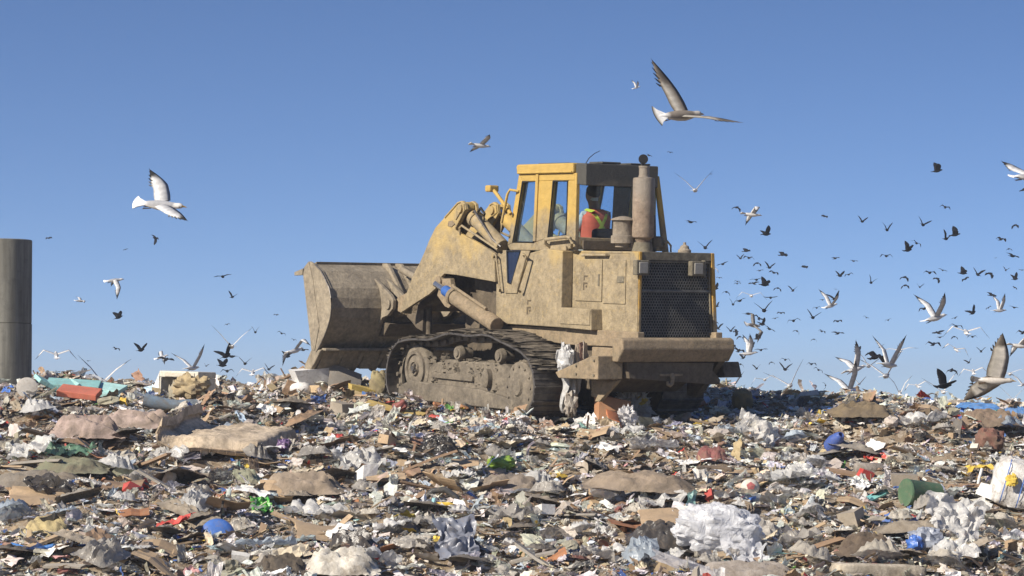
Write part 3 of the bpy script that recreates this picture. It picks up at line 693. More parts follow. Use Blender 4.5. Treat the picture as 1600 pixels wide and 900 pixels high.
    B().cyl((1.00, vc_, 1.607), (.93, vc_, 1.584), .125, n=24).build('gland', M['body_dirty'], c, .008)
    B().cyl((1.45, vc_, 1.76), (1.0, vc_, 1.61), .045, n=18).build('rod', M['chrome'], c, smooth=True)
    B().cyl((1.20, vc_, 1.675), (1.03, vc_, 1.62), .075, n=18).build('rod_seal', M['blue'], c, .006)
    B().tube([(1.0, vc_, 1.75), (.92, vc_ + s * .03, 1.72), (.85, vc_ + s * .03, 1.70), (.1, vc_ + s * .03, 1.45)], .022, 8).build('hydraulic_pipe', M['body_dirty'], c, smooth=True)
    B().prism([(1.47, 1.83), (1.25, 1.84), (1.16, 1.62), (1.17, 1.50), (1.27, 1.43), (1.37, 1.45), (1.58, 1.60)], s * .72, s * .80).build('hanger', M['body_dirty'], LD, .01)
    # tilt cylinder on top
    vt = s * .69
    t = B().cyl((.80, vt, 2.66), (.10, vt, 2.28), .10, n=24).build('tilt_cylinder', M['yellow'], LD, .012)
    B().cyl((.83, vt, 2.676), (.76, vt, 2.638), .118, n=24).build('gland', M['yellow'], t, .006)
    B().cyl((1.0, vt, 2.79), (.80, vt, 2.66), .04, n=16).build('rod', M['chrome'], t, smooth=True)
    B().tube([(.76, vt + s * .06, 2.74), (.66, vt + s * .1, 2.76), (.60, vt + s * .1, 2.70), (.2, vt + s * .1, 2.38), (.05, vt + s * .06, 2.28)], .016, 8).build('hydraulic_hose', M['shoe'], t, smooth=True)
    B().tube([(.70, vt + s * .02, 2.75), (.60, vt + s * .04, 2.80), (.50, vt + s * .04, 2.72), (.52, vt + s * .04, 2.62)], .018, 8).build('hydraulic_hose', M['rubber'], t, smooth=True)
    B().cyl((.98, vt - s * .05, 2.80), (.98, vt + s * .05, 2.80), .085, n=20).build('rod_eye', M['yellow'], t, .006)
sym(arm)
# middle lever with its cylinder
def mid(v, s):
    P1 = [(1.10, 2.87), (1.0, 2.90), (.91, 2.86), (.885, 2.74), (1.10, 2.50), (1.5, 2.2), (1.9, 2.2), (1.8, 2.4), (1.55, 2.58), (1.36, 2.68)]
    a1 = B().prism(P1, v, v - .05).build('tilt_lever', M['body'], LD, .008)
    B().prism(P1, v - .17, v - .22).build('inner_plate', M['body'], a1, .008)
    B().prism([(1.36, 2.68), (1.10, 2.87), (1.12, 2.84), (1.36, 2.64)], v - .051, v - .169).build('front_flange', M['body'], a1)
    B().cyl((1.03, v + .03, 2.78), (1.03, v - .25, 2.78), .055, n=24).build('pin', M['body'], a1, .004)
    pl = B().tube([(1.13, v + .005, 2.65), (.90, v + .005, 2.76), (.93, v + .005, 2.85), (1.02, v + .005, 2.88), (1.10, v + .005, 2.85)], .011, 6).build('edge_weld', M['body'], a1, smooth=True)
    c = B().cyl((.82, v - .11, 2.66), (.12, v - .11, 2.26), .10, n=24).build('tilt_cylinder', M['yellow'], LD, .01)
    B().cyl((1.02, v - .11, 2.78), (.8, v - .11, 2.65), .04, n=16).build('rod', M['chrome'], c)
mid(.27, 1)
B().prism([(.62, 2.35), (.05, 2.30), (.05, 1.95), (.62, 1.95)], -.58, .58).build('cowl', M['under'], LD, .02)
B().b2(.0, .14, .42, .74, 1.5, 1.80).build('tank_step', M['body'], LD, .012)
# --- bucket
BK = empty('bucket'); BK.parent = LD
BP = [(4.02, 2.03), (3.88, 1.99), (3.70, 1.90), (3.58, 1.79), (3.45, 1.66), (3.39, 1.52), (3.37, 1.38), (3.40, 1.24), (3.47, 1.10), (3.57, .96), (3.68, .84), (3.78, .74)]
sh = MB()
t = .035; outer = BP[1:]; nn_ = []
for i, p in enumerate(outer):
    a = Vector(outer[max(0, i - 1)]); b = Vector(outer[min(len(outer) - 1, i + 1)]); d = (b - a).normalized(); q = Vector((-d.y, d.x))
    if q.x < 0: q = -q
    nn_.append((p[0] + q.x * t, p[1] + q.y * t))
sh.prism(outer + nn_[::-1], -1.42, 1.42)
sho = sh.build('shell', M['bucket'], BK, .004)
EP = [(4.02, 2.03), (4.16, 1.94), (4.20, 1.84), (4.12, 1.54), (4.03, 1.21), (3.97, .99), (3.90, .72), (3.76, .73)] + [(p[0] - .03, p[1]) for p in BP[-2:0:-1]]
for s in (1, -1):
    e = B().prism(EP, s * 1.421, s * 1.465).build('end_plate', M['bucket'], BK, .006)
    rim = [(p[0] - .03, s * 1.465, p[1]) for p in BP[1:]]
    B().tube(rim, .012, 6).build('edge_weld', M['shoe'], e, smooth=True)
    B().prism([(4.02, 2.03), (4.16, 1.94), (4.0, 1.75), (3.75, 1.1), (3.86, .76), (3.80, .76), (3.68, 1.1), (3.9, 1.8)], s * 1.4655, s * 1.475).build('wear_strip', M['bucket'], e, .003)
B().prism([(3.88, 2.03), (4.26, 1.93), (4.30, 1.88), (4.24, 1.86), (3.9, 1.97)], -1.55, 1.42).build('spill_guard', M['bucket'], BK, .008)
B().prism([(4.19, 1.93), (4.45, 1.87), (4.45, 1.82), (4.21, 1.83)], 1.42, 1.47).build('corner_lug', M['bucket'], BK, .006)
B().prism([(3.56, .80), (3.90, .80), (3.93, .76), (3.55, .765)], -1.43, 1.43).build('ledge', M['bucket'], BK, .006)
for k in range(8):
    v1 = 1.38 - k * .345
    B().prism([(3.70, .758), (3.90, .758), (3.98, .50), (3.86, .49)], v1 - .27, v1).build('cutting_edge', M['bucket'], BK, .006)
for k in range(9):
    v1 = 1.47 - k * .345
    B().prism([(3.62, .78), (3.92, .76), (4.08, .56), (4.17 if k == 0 else 4.06, .38 if k == 0 else .47), (4.08 if k == 0 else 3.98, .34 if k == 0 else .44), (3.80, .58)], v1 - .075, v1).build('tooth', M['bucket'], BK, .02)
RA = [(3.72, 1.82), (3.55, 1.76), (3.32, 1.60), (3.26, 1.52), (3.25, 1.42), (3.33, 1.30), (3.42, 1.26), (3.47, 1.30), (3.5, 1.5), (3.6, 1.75)]
for v1 in (.60, .40, -.40, -.60):
    rb = B().prism([(3.70, 1.86), (3.55, 1.78), (3.14, 1.58), (3.05, 1.50), (3.06, 1.38), (3.20, 1.28), (3.36, 1.24), (3.52, 1.02), (3.70, .80), (3.80, .80), (3.56, 1.04), (3.45, 1.3), (3.45, 1.6)], v1 + .03, v1 - .03)
    ro = rb.build('hinge_plate', M['bucket'], BK, .01)
    B().cyl((3.17, v1 + .06, 1.44), (3.17, v1 - .06, 1.44), .07, n=20).build('pin', M['bucket'], ro, .006)
B().prism([(3.25, 1.16), (3.6, 1.20), (3.75, .95), (3.42, .98)], -1.0, .56).build('stiffener', M['under'], BK, .01)
for v1 in (.30, .08):
    rb = B().prism([(4.05, 2.0), (3.90, 2.02), (3.75, 2.02), (3.62, 1.90), (3.35, 1.62), (3.12, 1.42), (3.20, 1.28), (3.42, 1.26), (3.6, 1.5), (3.8, 1.85)], v1 + .03, v1 - .03).build('tilt_bracket', M['bucket'], BK, .01)
B().cyl((3.55, .19, 1.93), (3.05, .19, 1.80), .05, n=16).build('link_rod', M['bucket'], LD, smooth=True)
B().prism([(3.6, 1.98), (3.3, 2.03), (2.9, 1.95), (3.0, 1.80), (3.3, 1.88)], -.18, -.10).build('link_plate', M['bucket'], LD, .01)
B().prism([(3.20, 1.50), (2.9, 1.80), (2.5, 1.75), (2.3, 1.5), (2.55, 1.33), (3.05, 1.34)], .20, .34).build('coupler', M['body_dirty'], LD, .012)
B().prism([(2.3, 1.9), (1.6, 2.2), (1.5, 1.7), (2.5, 1.35)], -.55, .55).build('cross_tube', M['under'], LD, .03)
# pipes hanging under the arm
hp = B().cyl((2.35, .45, 1.60), (2.35, .45, 1.02), .04, n=14); hp.build('drop_pipe', M['under'], LD, smooth=True)
B().prism([(2.83, 1.28), (2.5, 1.55), (2.35, 1.5), (2.38, 1.08), (2.55, 1.12), (2.7, 1.22)], .46, .54).build('deflector_plate', M['under'], LD, .01)

# ---------------------------------------------------------------- the driver
def skin_body(name, joints, edges, root, parent, material, sub=1):
    me = bpy.data.meshes.new(name); me.from_pydata([j[0] for j in joints], edges, [])
    o = bpy.data.objects.new(name, me); C.objects.link(o); me.materials.append(material)
    if parent: o.parent = parent
    sk = o.modifiers.new('skin', 'SKIN')
    sv = me.skin_vertices[0].data if me.skin_vertices else None
    if sv is None:
        bm = bmesh.new(); bm.from_mesh(me); bm.verts.layers.skin.verify(); bm.to_mesh(me); bm.free(); sv = me.skin_vertices[0].data
    for i, j in enumerate(joints): sv[i].radius = (j[1], j[2] if len(j) > 2 else j[1]); sv[i].use_root = (i == root)
    s2 = o.modifiers.new('sub', 'SUBSURF'); s2.levels = s2.render_levels = sub + 1
    return o
dm_ = LD.matrix_world
per = empty('person'); per.matrix_world = dm_ @ Matrix.Translation((-1.14, .05, 2.22))
tag(per, 'driver in orange vest with yellow cross seated in the loader cab', 'person')
J = []; E_ = []
def j(p, r, r2=None, par=None):
    J.append((p, r, r2 or r)); k = len(J) - 1
    if par is not None: E_.append((par, k))
    return k
pel = j((0, 0, .08), .15, .13)
ab = j((.0, 0, .24), .14, .12, pel); chst = j((.02, .0, .42), .17, .12, ab); neckb = j((.03, 0, .55), .08, .07, chst)
nk = j((.05, 0, .62), .055, .055, neckb); hd1 = j((.07, .0, .70), .075, .085, nk); hd2 = j((.08, .0, .77), .085, .095, hd1); hd3 = j((.075, .0, .84), .06, .07, hd2)
ns = j((.165, 0, .74), .014, .014, hd2)
for s in (1, -1):
    sh_ = j((.03, s * .17, .49), .07, .07, chst); el = j((.12, s * .25, .25), .048, .048, sh_); wr = j((.38, s * .20, .22), .03, .03, el)
    pm = j((.44, s * .19, .225), .036, .02, wr)
    for q in range(4):
        f1 = j((.475, s * (.165 + q * .018), .22), .010, .010, pm); f2 = j((.50, s * (.165 + q * .018), .20), .009, .009, f1); j((.495, s * (.165 + q * .018), .18 + .003 * q), .008, .008, f2)
    t1 = j((.44, s * .150, .215), .010, .010, pm); j((.465, s * .14, .20), .009, .009, t1)
    hp_ = j((.10, s * .10, .04), .09, .085, pel); kn = j((.48, s * .13, .05), .062, .062, hp_); an = j((.56, s * .13, -.34), .042, .042, kn); j((.70, s * .14, -.38), .038, .03, an)
M['shirt'] = plain('pale_work_shirt', (0.55, 0.53, 0.48), 0.9, 0, 0.25)
bod = skin_body('body', J, E_, 0, per, M['shirt'])
# head cover: hair and skin
h = lump_arr(.19, .165, .24, 2.1, .04, 3, 14, 20); MB().add([(p[0] + .085, p[1], p[2] + .765) for p in h[0]], h[1]).build('head', M['skin'], per, smooth=True)
h = lump_arr(.20, .185, .20, 2.1, .06, 8, 14, 20); hm2 = MB().add([(p[0] + .06, p[1], p[2] + .81) for p in h[0]], h[1]).build('hair', M['hair'], per, smooth=True)
def moved(q, dx, dy, dz): return [(p[0] + dx, p[1] + dy, p[2] + dz) for p in q[0]], q[1]
eyes = MB()
for s in (1, -1): eyes.add(*moved(lump_arr(.018, .026, .014, 2, 0, 1, 6, 8), .172, s * .033, .775))
eyes.add(*moved(lump_arr(.014, .05, .014, 2, 0, 1, 6, 8), .175, 0, .69)); eyes.build('face_features', M['hair'], per)
for s in (1, -1): MB().add(*moved(lump_arr(.035, .02, .06, 2, 0, 1, 6, 8), .075, s * .088, .755)).build('ear', M['skin'], per, smooth=True)
MB().tube([(.03, 0, .56), (.05, 0, .63), (.075, 0, .70)], [.078, .068, .070], 16).build('neck', M['skin'], per, smooth=True)
# vest: shell over the torso
vs_, fs_ = [], []
prof = [(.06, .185, .165), (.20, .185, .16), (.34, .205, .155), (.46, .215, .145), (.54, .15, .12), (.575, .10, .10)]
nn = 28
for z_, ry, rx in prof:
    for k in range(nn):
        t_ = 2 * math.pi * k / nn; vs_.append((.012 + rx * math.copysign(abs(math.cos(t_)) ** .8, math.cos(t_)), ry * math.copysign(abs(math.sin(t_)) ** .8, math.sin(t_)), z_))
for i in range(len(prof) - 1):
    for k in range(nn): fs_.append((i * nn + k, i * nn + (k + 1) % nn, (i + 1) * nn + (k + 1) % nn, (i + 1) * nn + k))
ve = MB().add(vs_, fs_).build('vest', M['vest'], per, smooth=True)
sm = ve.modifiers.new('s', 'SOLIDIFY'); sm.thickness = .008
tp = MB()
for (y0, z0, y1, z1) in ((.13, .555, -.15, .14), (-.13, .555, .15, .14)):
    for k in range(8):
        ya, za = y0 + (y1 - y0) * k / 8, z0 + (z1 - z0) * k / 8; yb, zb = y0 + (y1 - y0) * (k + 1) / 8, z0 + (z1 - z0) * (k + 1) / 8
        def bx_(y, z):
            rx = float(np.interp(z, [q[0] for q in prof], [q[2] for q in prof])); ry = float(np.interp(z, [q[0] for q in prof], [q[1] for q in prof]))
            return .012 - rx * math.sqrt(max(0, 1 - min(.98, abs(y) / ry) ** 2.4)) - .009
        wd = .028
        tp.add([(bx_(ya + wd, za), ya + wd, za), (bx_(ya - wd, za), ya - wd, za), (bx_(yb - wd, zb), yb - wd, zb), (bx_(yb + wd, zb), yb + wd, zb)], [(0, 1, 2, 3)])
tp.build('reflective_cross', M['viz'], ve)
tt = MB()
for s in (1, -1):
    tt.add([(.06, s * .10, .585), (.06, s * .15, .56), (-.13, s * .16, .53), (-.13, s * .10, .555)], [(0, 1, 2, 3)])
tt.build('shoulder_tape', M['viz'], ve)
# ---------------------------------------------------------------- rubbish shapes
def sheet_arr(w_, d_, amp, seed, n=8, fold=1.0, m=None, puff=False):
    """crumpled sheet of film, paper or cloth"""
    m = m or n; vs = []; fs = []
    r = random.Random(seed); ox, oy = r.uniform(0, 99), r.uniform(0, 99)
    mx = max(w_, d_)
    for i in range(n + 1):
        for k in range(m + 1):
            x = (i / n - .5); y = (k / m - .5)
            e = 1 + .28 * noise.noise(Vector((x * 2.2 + ox, y * 2.2, 7)))
            p = Vector((x * w_ / mx * 2.4 + ox, y * d_ / mx * 2.4 + oy, 0))
            rid = 1 - abs(noise.noise(p)) * 2.6
            rid2 = 1 - abs(noise.noise(p * 2.3 + Vector((3, 1, 5)))) * 2.4
            if puff: rid, rid2 = .9 - rid, .9 - rid2
            z = amp * (fold * .6 * rid + .42 * rid2 + .25 * noise.noise(p * 5))
            sx = .12 * noise.noise(p * 1.7 + Vector((9, 0, 0))); sy = .12 * noise.noise(p * 1.7 + Vector((0, 9, 0)))
            vs.append(((x * e + sx) * w_, (y * e + sy) * d_, z))
    for i in range(n):
        for k in range(m): a = i * (m + 1) + k; fs.append((a, a + m + 1, a + m + 2, a + 1))
    return vs, fs
def card_arr(w_, d_, seed, t=.006, ang=None):
    """stiff cardboard torn and folded along one or two creases"""
    r = random.Random(seed); k = r.choice([1, 2, 2, 3]); us = sorted([r.uniform(.25, .75) for _ in range(k - 1)]); us = [0] + us + [1]
    x, z, a = 0, 0, r.uniform(-.3, .3); prof = [(0, 0)]
    for i in range(k):
        L_ = (us[i + 1] - us[i]) * w_; x += math.cos(a) * L_; z += math.sin(a) * L_; prof.append((x, z)); a += r.uniform(-1.3, 1.3) if ang is None else ang * r.choice((-1, 1))
    cx = sum(p[0] for p in prof) / len(prof); cz = sum(p[1] for p in prof) / len(prof)
    nd = 5; vs = []
    for lay in (0, t):
        for i, (px, pz) in enumerate(prof):
            for q in range(nd + 1):
                y = (q / nd - .5) * d_ * (1 + (.12 * r.uniform(-1, 1) if q in (0, nd) else 0))
                vs.append((px - cx + (r.uniform(-.05, .05) * w_ if i in (0, k) and lay == 0 else 0), y, pz - cz + lay + .03 * d_ * math.sin(q * 1.7 + seed)))
    N0 = (k + 1) * (nd + 1); fs = []
    for i in range(k):
        for q in range(nd):
            a0 = i * (nd + 1) + q; f = (a0, a0 + nd + 1, a0 + nd + 2, a0 + 1); fs += [f, tuple(N0 + z_ for z_ in f[::-1])]
    for i in range(k):
        for q in (0, nd): a0 = i * (nd + 1) + q; fs.append((a0, a0 + nd + 1, N0 + a0 + nd + 1, N0 + a0))
    for i in (0, k):
        for q in range(nd): a0 = i * (nd + 1) + q; fs.append((a0, a0 + 1, N0 + a0 + 1, N0 + a0))
    return vs, fs
def plank_arr(L_, w_, t, seed):
    r = random.Random(seed); n = 5; vs = []; b = r.uniform(-.04, .04)
    for i in range(n + 1):
        x = (i / n - .5) * L_; z = b * math.sin(math.pi * i / n) * L_
        if i in (0, n): e = [r.uniform(-.08, .08) * L_ * .6 for _ in range(4)]
        else: e = [0] * 4
        for q, (yy, zz) in enumerate(((-1, -1), (1, -1), (1, 1), (-1, 1))):
            vs.append((x + e[q], yy * w_ / 2 * r.uniform(.88, 1), z + zz * t / 2))
    fs = [(i * 4 + q, i * 4 + (q + 1) % 4, i * 4 + 4 + (q + 1) % 4, i * 4 + 4 + q) for i in range(n) for q in range(4)] + [(3, 2, 1, 0), (n * 4, n * 4 + 1, n * 4 + 2, n * 4 + 3)]
    return vs, fs
def ribbon_arr(L_, w_, seed):
    r = random.Random(seed); n = 10; vs = []; a = 0; tw = 0; p = Vector((0, 0, 0)); el = 0
    for i in range(n + 1):
        d = Vector((math.cos(a) * math.cos(el), math.sin(a) * math.cos(el), math.sin(el))); s = Vector((-math.sin(a), math.cos(a), math.sin(tw))).normalized()
        vs += [tuple(p + s * w_ / 2), tuple(p - s * w_ / 2)]
        p = p + d * L_ / n; a += r.uniform(-.7, .7); tw += r.uniform(-.9, .9); el = el * .6 + r.uniform(-.6, .6)
    c = Vector(vs[n]); vs = [tuple(Vector(q) - c) for q in vs]
    return vs, [(2 * i, 2 * i + 2, 2 * i + 3, 2 * i + 1) for i in range(n)]
def chunk_arr(w_, d_, h_, seed):
    r = random.Random(seed); bm = bmesh.new()
    for _ in range(13): bm.verts.new((r.uniform(-.5, .5) * w_, r.uniform(-.5, .5) * d_, r.uniform(-.5, .5) * h_))
    res = bmesh.ops.convex_hull(bm, input=bm.verts)
    for v in [v for v in bm.verts if not v.link_faces]: bm.verts.remove(v)
    bm.verts.index_update(); vs = [tuple(v.co) for v in bm.verts]; fs = [tuple(v.index for v in f.verts) for f in bm.faces]; bm.free()
    return vs, fs
def bottle_arr(seed, n=10):
    r = random.Random(seed); k = r.choice((0, 1, 2)); R0 = .033
    prof = [(.002, 0), (.031, 0), (R0, .01), (R0, .14), (.030, .15), (.013, .185), (.013, .20), (.002, .20)] if k else [(.002, 0), (.03, 0), (R0, .006), (R0, .11), (.027, .118), (.002, .118)]
    sq = r.uniform(.45, 1); m = MB().lathe(prof, (0, 0, -.08), 'x', n)
    return [(x - .0 + .0, y, z * sq + .02 * math.sin(x * 30 + seed)) for x, y, z in m.v], m.f
def box_arr(w_, d_, h_, seed):
    r = random.Random(seed); k = r.uniform(-.35, .35); q = r.uniform(-.3, .3)
    vs = [(x * w_ / 2 + k * z * h_ / 2 + r.uniform(-.06, .06) * w_, y * d_ / 2 + q * z * h_ / 2 + r.uniform(-.06, .06) * d_, z * h_ / 2 + r.uniform(-.08, .08) * h_) for x in (-1, 1) for y in (-1, 1) for z in (-1, 1)]
    return vs, [(0, 1, 3, 2), (4, 6, 7, 5), (0, 4, 5, 1), (2, 3, 7, 6), (0, 2, 6, 4), (1, 5, 7, 3)]
def tri_arr(a):
    vs, fs = a; t = []
    for f in fs:
        for i in range(1, len(f) - 1): t.append((f[0], f[i], f[i + 1]))
    return np.array(vs, float), np.array(t, int)

WHITE, OFFW, CREAM = (.75, .74, .71), (.62, .57, .48), (.62, .53, .38)
LGREY, GREY, DGREY, BLACK = (.46, .43, .385), (.26, .24, .21), (.11, .10, .09), (.022, .022, .024)
TAN, CARD, BROWN, DBROWN, GREIGE = (.42, .30, .18), (.40, .28, .165), (.25, .155, .09), (.11, .075, .048), (.34, .29, .225)
BLUEW, BLUE, NAVY, TEAL, AQUA = (.50, .58, .66), (.035, .14, .46), (.02, .04, .13), (.08, .28, .26), (.30, .58, .55)
RED, ORANGE, YELLOW, GREEN, DGREEN, MAROON, PINK, PURPLE = (.48, .035, .03), (.55, .19, .06), (.66, .46, .05), (.10, .34, .05), (.035, .11, .06), (.20, .04, .04), (.55, .30, .28), (.10, .05, .16)
RUST = (.33, .13, .05)

# big pieces keep the small litter off their tops: centre px, foot px, width px, depth m
BIGP = [(345, 722, 190, 1.0), (135, 682, 110, .5), (210, 668, 100, .45), (472, 768, 115, .5), (60, 762, 140, .6), (105, 738, 100, .5), (532, 893, 100, .4), (442, 895, 75, .4), (550, 858, 70, .35), (1122, 870, 125, .5), (1030, 858, 90, .4),
        (1165, 906, 165, .5), (1448, 788, 75, .35), (1582, 790, 90, .5), (1372, 900, 145, .35), (1490, 842, 80, .5), (1355, 864, 90, .4), (1182, 690, 60, .45), (1113, 720, 48, .3), (1003, 768, 165, .5), (800, 768, 95, .4), (72, 834, 70, .35), (340, 838, 40, .2),
        (1545, 664, 85, .5), (1345, 650, 85, .5), (1528, 642, 85, .6), (1172, 772, 30, .2), (957, 668, 50, .3), (990, 664, 60, .3), (712, 874, 60, .3), (1298, 706, 26, .2), (1546, 706, 40, .3), (1045, 822, 70, .4), (497, 842, 60, .4), (640, 645, 120, .3)]
EX = []
for a, b_, w_, dp in BIGP:
    q = ground_at(a, b_); EX.append((q.x, q.y + dp * .5, w_ * q.y / F * .5, dp * .5 + .12))
# ---------------------------------------------------------------- the mass of small litter (nobody could count it)
variants = []
for k in range(10): variants.append((tri_arr(sheet_arr(1, .75, .20, 100 + k, 5)), 'sheet'))
for k in range(6): variants.append((tri_arr(sheet_arr(1.2, .6, .26, 200 + k, 7)), 'film'))
for k in range(8): variants.append((tri_arr(card_arr(1, .7, 300 + k, .015)), 'card'))
for k in range(6): variants.append((tri_arr(plank_arr(1.7, .18, .07, 400 + k)), 'plank'))
for k in range(7): variants.append((tri_arr(ribbon_arr(1.6, .16, 500 + k)), 'ribbon'))
for k in range(8): variants.append((tri_arr(chunk_arr(1, .7, .5, 600 + k)), 'chunk'))
for k in range(6): variants.append((tri_arr(lump_arr(1, .7, .5, 2.2, .8, 700 + k, 7, 10)), 'lump'))
bo = [tri_arr(bottle_arr(800 + k, 8)) for k in range(5)]
for b_ in bo: variants.append(((b_[0] * 5, b_[1]), 'bottle'))
for k in range(4): variants.append((tri_arr(box_arr(1, .7, .5, 900 + k)), 'box'))
kind_w = dict(sheet=.30, film=.24, card=.08, plank=.05, ribbon=.13, chunk=.08, lump=.07, bottle=.04, box=.02)
pal = {
    'sheet': [(WHITE, 36), (OFFW, 22), (LGREY, 12), (CREAM, 6), (TAN, 8), (GREIGE, 14), (BLUEW, 4), (BLUE, 2.2), (RED, 2.4), (YELLOW, 2.0), (BROWN, 8), (GREEN, .6), (PINK, .6), (DGREY, 5)],
    'film': [(WHITE, 46), (OFFW, 18), (LGREY, 16), (BLUEW, 12), (GREY, 8), (BLACK, 6), (BLUE, 1.5), (AQUA, 1), (GREIGE, 8), (YELLOW, .6)],
    'card': [(CARD, 40), (TAN, 24), (BROWN, 16), (GREIGE, 10), (WHITE, 4), (RUST, 3), (RED, 1)],
    'plank': [(TAN, 22), (BROWN, 22), (CARD, 20), (DBROWN, 12), (GREIGE, 10), (OFFW, 6), (WHITE, 5)],
    'ribbon': [(WHITE, 16), (OFFW, 14), (BLACK, 10), (GREIGE, 18), (BROWN, 14), (TAN, 12), (BLUE, 2.5), (RED, 2.2), (YELLOW, 1.8), (ORANGE, 1.6), (LGREY, 10)],
    'chunk': [(GREIGE, 24), (BROWN, 18), (DBROWN, 16), (TAN, 12), (GREY, 10), (OFFW, 6), (WHITE, 4), (DGREY, 8), (RUST, 4)],
    'lump': [(GREIGE, 22), (LGREY, 12), (OFFW, 12), (GREY, 12), (DGREY, 10), (BLACK, 7), (WHITE, 9), (BROWN, 8), (MAROON, 1), (NAVY, 1.2), (DGREEN, 1.2)],
    'bottle': [(BLUEW, 20), (WHITE, 26), (LGREY, 12), (BLUE, 4), (GREEN, 3), (RED, 4), (YELLOW, 2), (AQUA, 3), (BROWN, 5)],
    'box': [(CARD, 24), (WHITE, 20), (TAN, 12), (OFFW, 10), (GREIGE, 12), (RED, 3), (BLUE, 3), (YELLOW, 1.5), (DGREY, 6)],
}
mi = dict(sheet=0, film=2, card=0, plank=0, ribbon=1, chunk=0, lump=0, bottle=1, box=0)
def scatter(n_pts, ymin, ymax, smed, ssig, smin, smax, seed):
    r = np.random.default_rng(seed)
    y = r.uniform(ymin, ymax, n_pts); x = r.uniform(-1, 1, n_pts) * (0.182 * y + .6)
    if seed == 25:                                          # rubbish ploughed up along the foot of the near track
        t_ = r.uniform(-1.9, 2.3, n_pts); q_ = 1.40 + np.abs(r.normal(0, .22, n_pts))
        x = LO.x + fv.x * t_ + lv.x * q_; y = LO.y + fv.y * t_ + lv.y * q_
    if seed == 26:                                          # and in front of the bucket
        x = r.normal(-2.75, .45, n_pts); y = r.normal(41.2, .35, n_pts)
    z = terrain(x, y)
    if seed == 25: z = z + r.uniform(0, .13, n_pts)
    if seed == 26: z = z + r.uniform(0, .16, n_pts)
    # keep the ground below the machine's tracks free
    d = np.stack([x - LO.x, y - LO.y], 1); uu = d @ np.array([fv.x, fv.y]); vv = d @ np.array([lv.x, lv.y])
    keep = ~((np.abs(uu) < 1.9) & (np.abs(vv) < 1.27))
    thin = r.random(len(x))
    for ex, ey, ea, eb in EX: keep &= ~((((x - ex) / ea) ** 2 + ((y - ey) / eb) ** 2 < 1) & (thin > .34))
    x, y, z = x[keep], y[keep], z[keep]
    s = np.clip(np.exp(r.normal(np.log(smed), ssig, len(x))), smin, smax)
    return x, y, z, s
kinds = list(kind_w); kp = np.array([kind_w[k] for k in kinds]); kp /= kp.sum()
AV, AF, AC, AM = [], [], [], []; off = 0
def rotm(a, b, c):
    ca, sa, cb, sb, cc, sc = np.cos(a), np.sin(a), np.cos(b), np.sin(b), np.cos(c), np.sin(c)
    z0 = np.zeros_like(a); o1 = np.ones_like(a)
    Rx = np.stack([o1, z0, z0, z0, ca, -sa, z0, sa, ca], 1).reshape(-1, 3, 3); Ry = np.stack([cb, z0, sb, z0, o1, z0, -sb, z0, cb], 1).reshape(-1, 3, 3); Rz = np.stack([cc, -sc, z0, sc, cc, z0, z0, z0, o1], 1).reshape(-1, 3, 3)
    return Rz @ Ry @ Rx
vk = {k: [i for i, v in enumerate(variants) if v[1] == k] for k in kinds}
def spread(n_pts, ymin, ymax, smed, ssig, smin, smax, seed, lift, flat=False):
    global off
    x, y, z, s = scatter(n_pts, ymin, ymax, smed, ssig, smin, smax, seed)
    r = np.random.default_rng(seed + 1); n_ = len(x)
    # patches of the slope hold different rubbish: papery, brown woody, dark
    p1 = vnoise(x * .9 + 30, y * .8); p2 = vnoise(x * .7 + 11, y * .9 + 40)
    kq = kp
    if flat: kq = kp * np.array([dict(sheet=1.2, film=1.3, card=.8, ribbon=1, lump=.8, plank=.5).get(k, .05) for k in kinds])
    if flat == 'pale': kq = kp * np.array([dict(sheet=2.2, film=2.4, lump=.7, box=.5, card=.7, bottle=.5).get(k, .05) for k in kinds]); flat = False
    kk = r.choice(len(kinds), n_, p=kq / kq.sum())
    vi_ = np.array([r.choice(vk[kinds[k]]) for k in kk])
    tilt = np.where(r.random(n_) < .28, .9, .32) * (.5 if flat else 1)
    R3 = rotm(r.normal(0, 1, n_) * tilt, r.normal(0, 1, n_) * tilt, r.uniform(0, 6.283, n_))
    for vid in np.unique(vi_):
        sel = np.nonzero(vi_ == vid)[0]; (V0, T0), kd = variants[vid]
        P_ = pal[kd]; cols = np.array([c for c, _ in P_]); wts = np.array([q for _, q in P_], float)
        lum = cols.mean(1)
        W_ = wts[None, :] * np.exp(1.7 * p1[sel][:, None] * np.sign(lum - .3)[None, :] * 1.3)
        W_ /= W_.sum(1, keepdims=True)
        ci = (W_.cumsum(1) > r.random(len(sel))[:, None]).argmax(1)
        c = cols[ci] * r.uniform(.7, 1.15, (len(sel), 1)) * (1 + r.normal(0, .05, (len(sel), 3)))
        sc = s[sel][:, None] * np.stack([r.uniform(.8, 1.2, len(sel)), r.uniform(.6, 1.2, len(sel)), r.uniform(.6, 1.1, len(sel)) * (.6 if flat else 1)], 1)
        P3 = np.einsum('kij,kvj->kvi', R3[sel], V0[None] * sc[:, None, :])
        loc = np.stack([x[sel], y[sel], z[sel] + s[sel] * r.uniform(-.05, lift, len(sel))], 1)
        P3 = P3 + loc[:, None, :]
        nv = len(V0); K = len(sel)
        AV.append(P3.reshape(-1, 3)); AF.append((T0[None] + (np.arange(K) * nv)[:, None, None] + off).reshape(-1, 3)); off += K * nv
        AC.append(np.repeat(np.concatenate([np.clip(c, 0, .85), np.ones((K, 1))], 1), nv, 0)); AM.append(np.full(K * len(T0), mi[kd]))
spread(36000, 25.8, 37, .050, .55, .015, .26, 21, .5)
spread(15000, 35.5, 45.5, .062, .55, .02, .28, 22, .5)
spread(2600, 25.8, 44, .19, .35, .12, .42, 23, .16, True)
spread(1500, 0, 1, .085, .5, .03, .28, 25, .4)
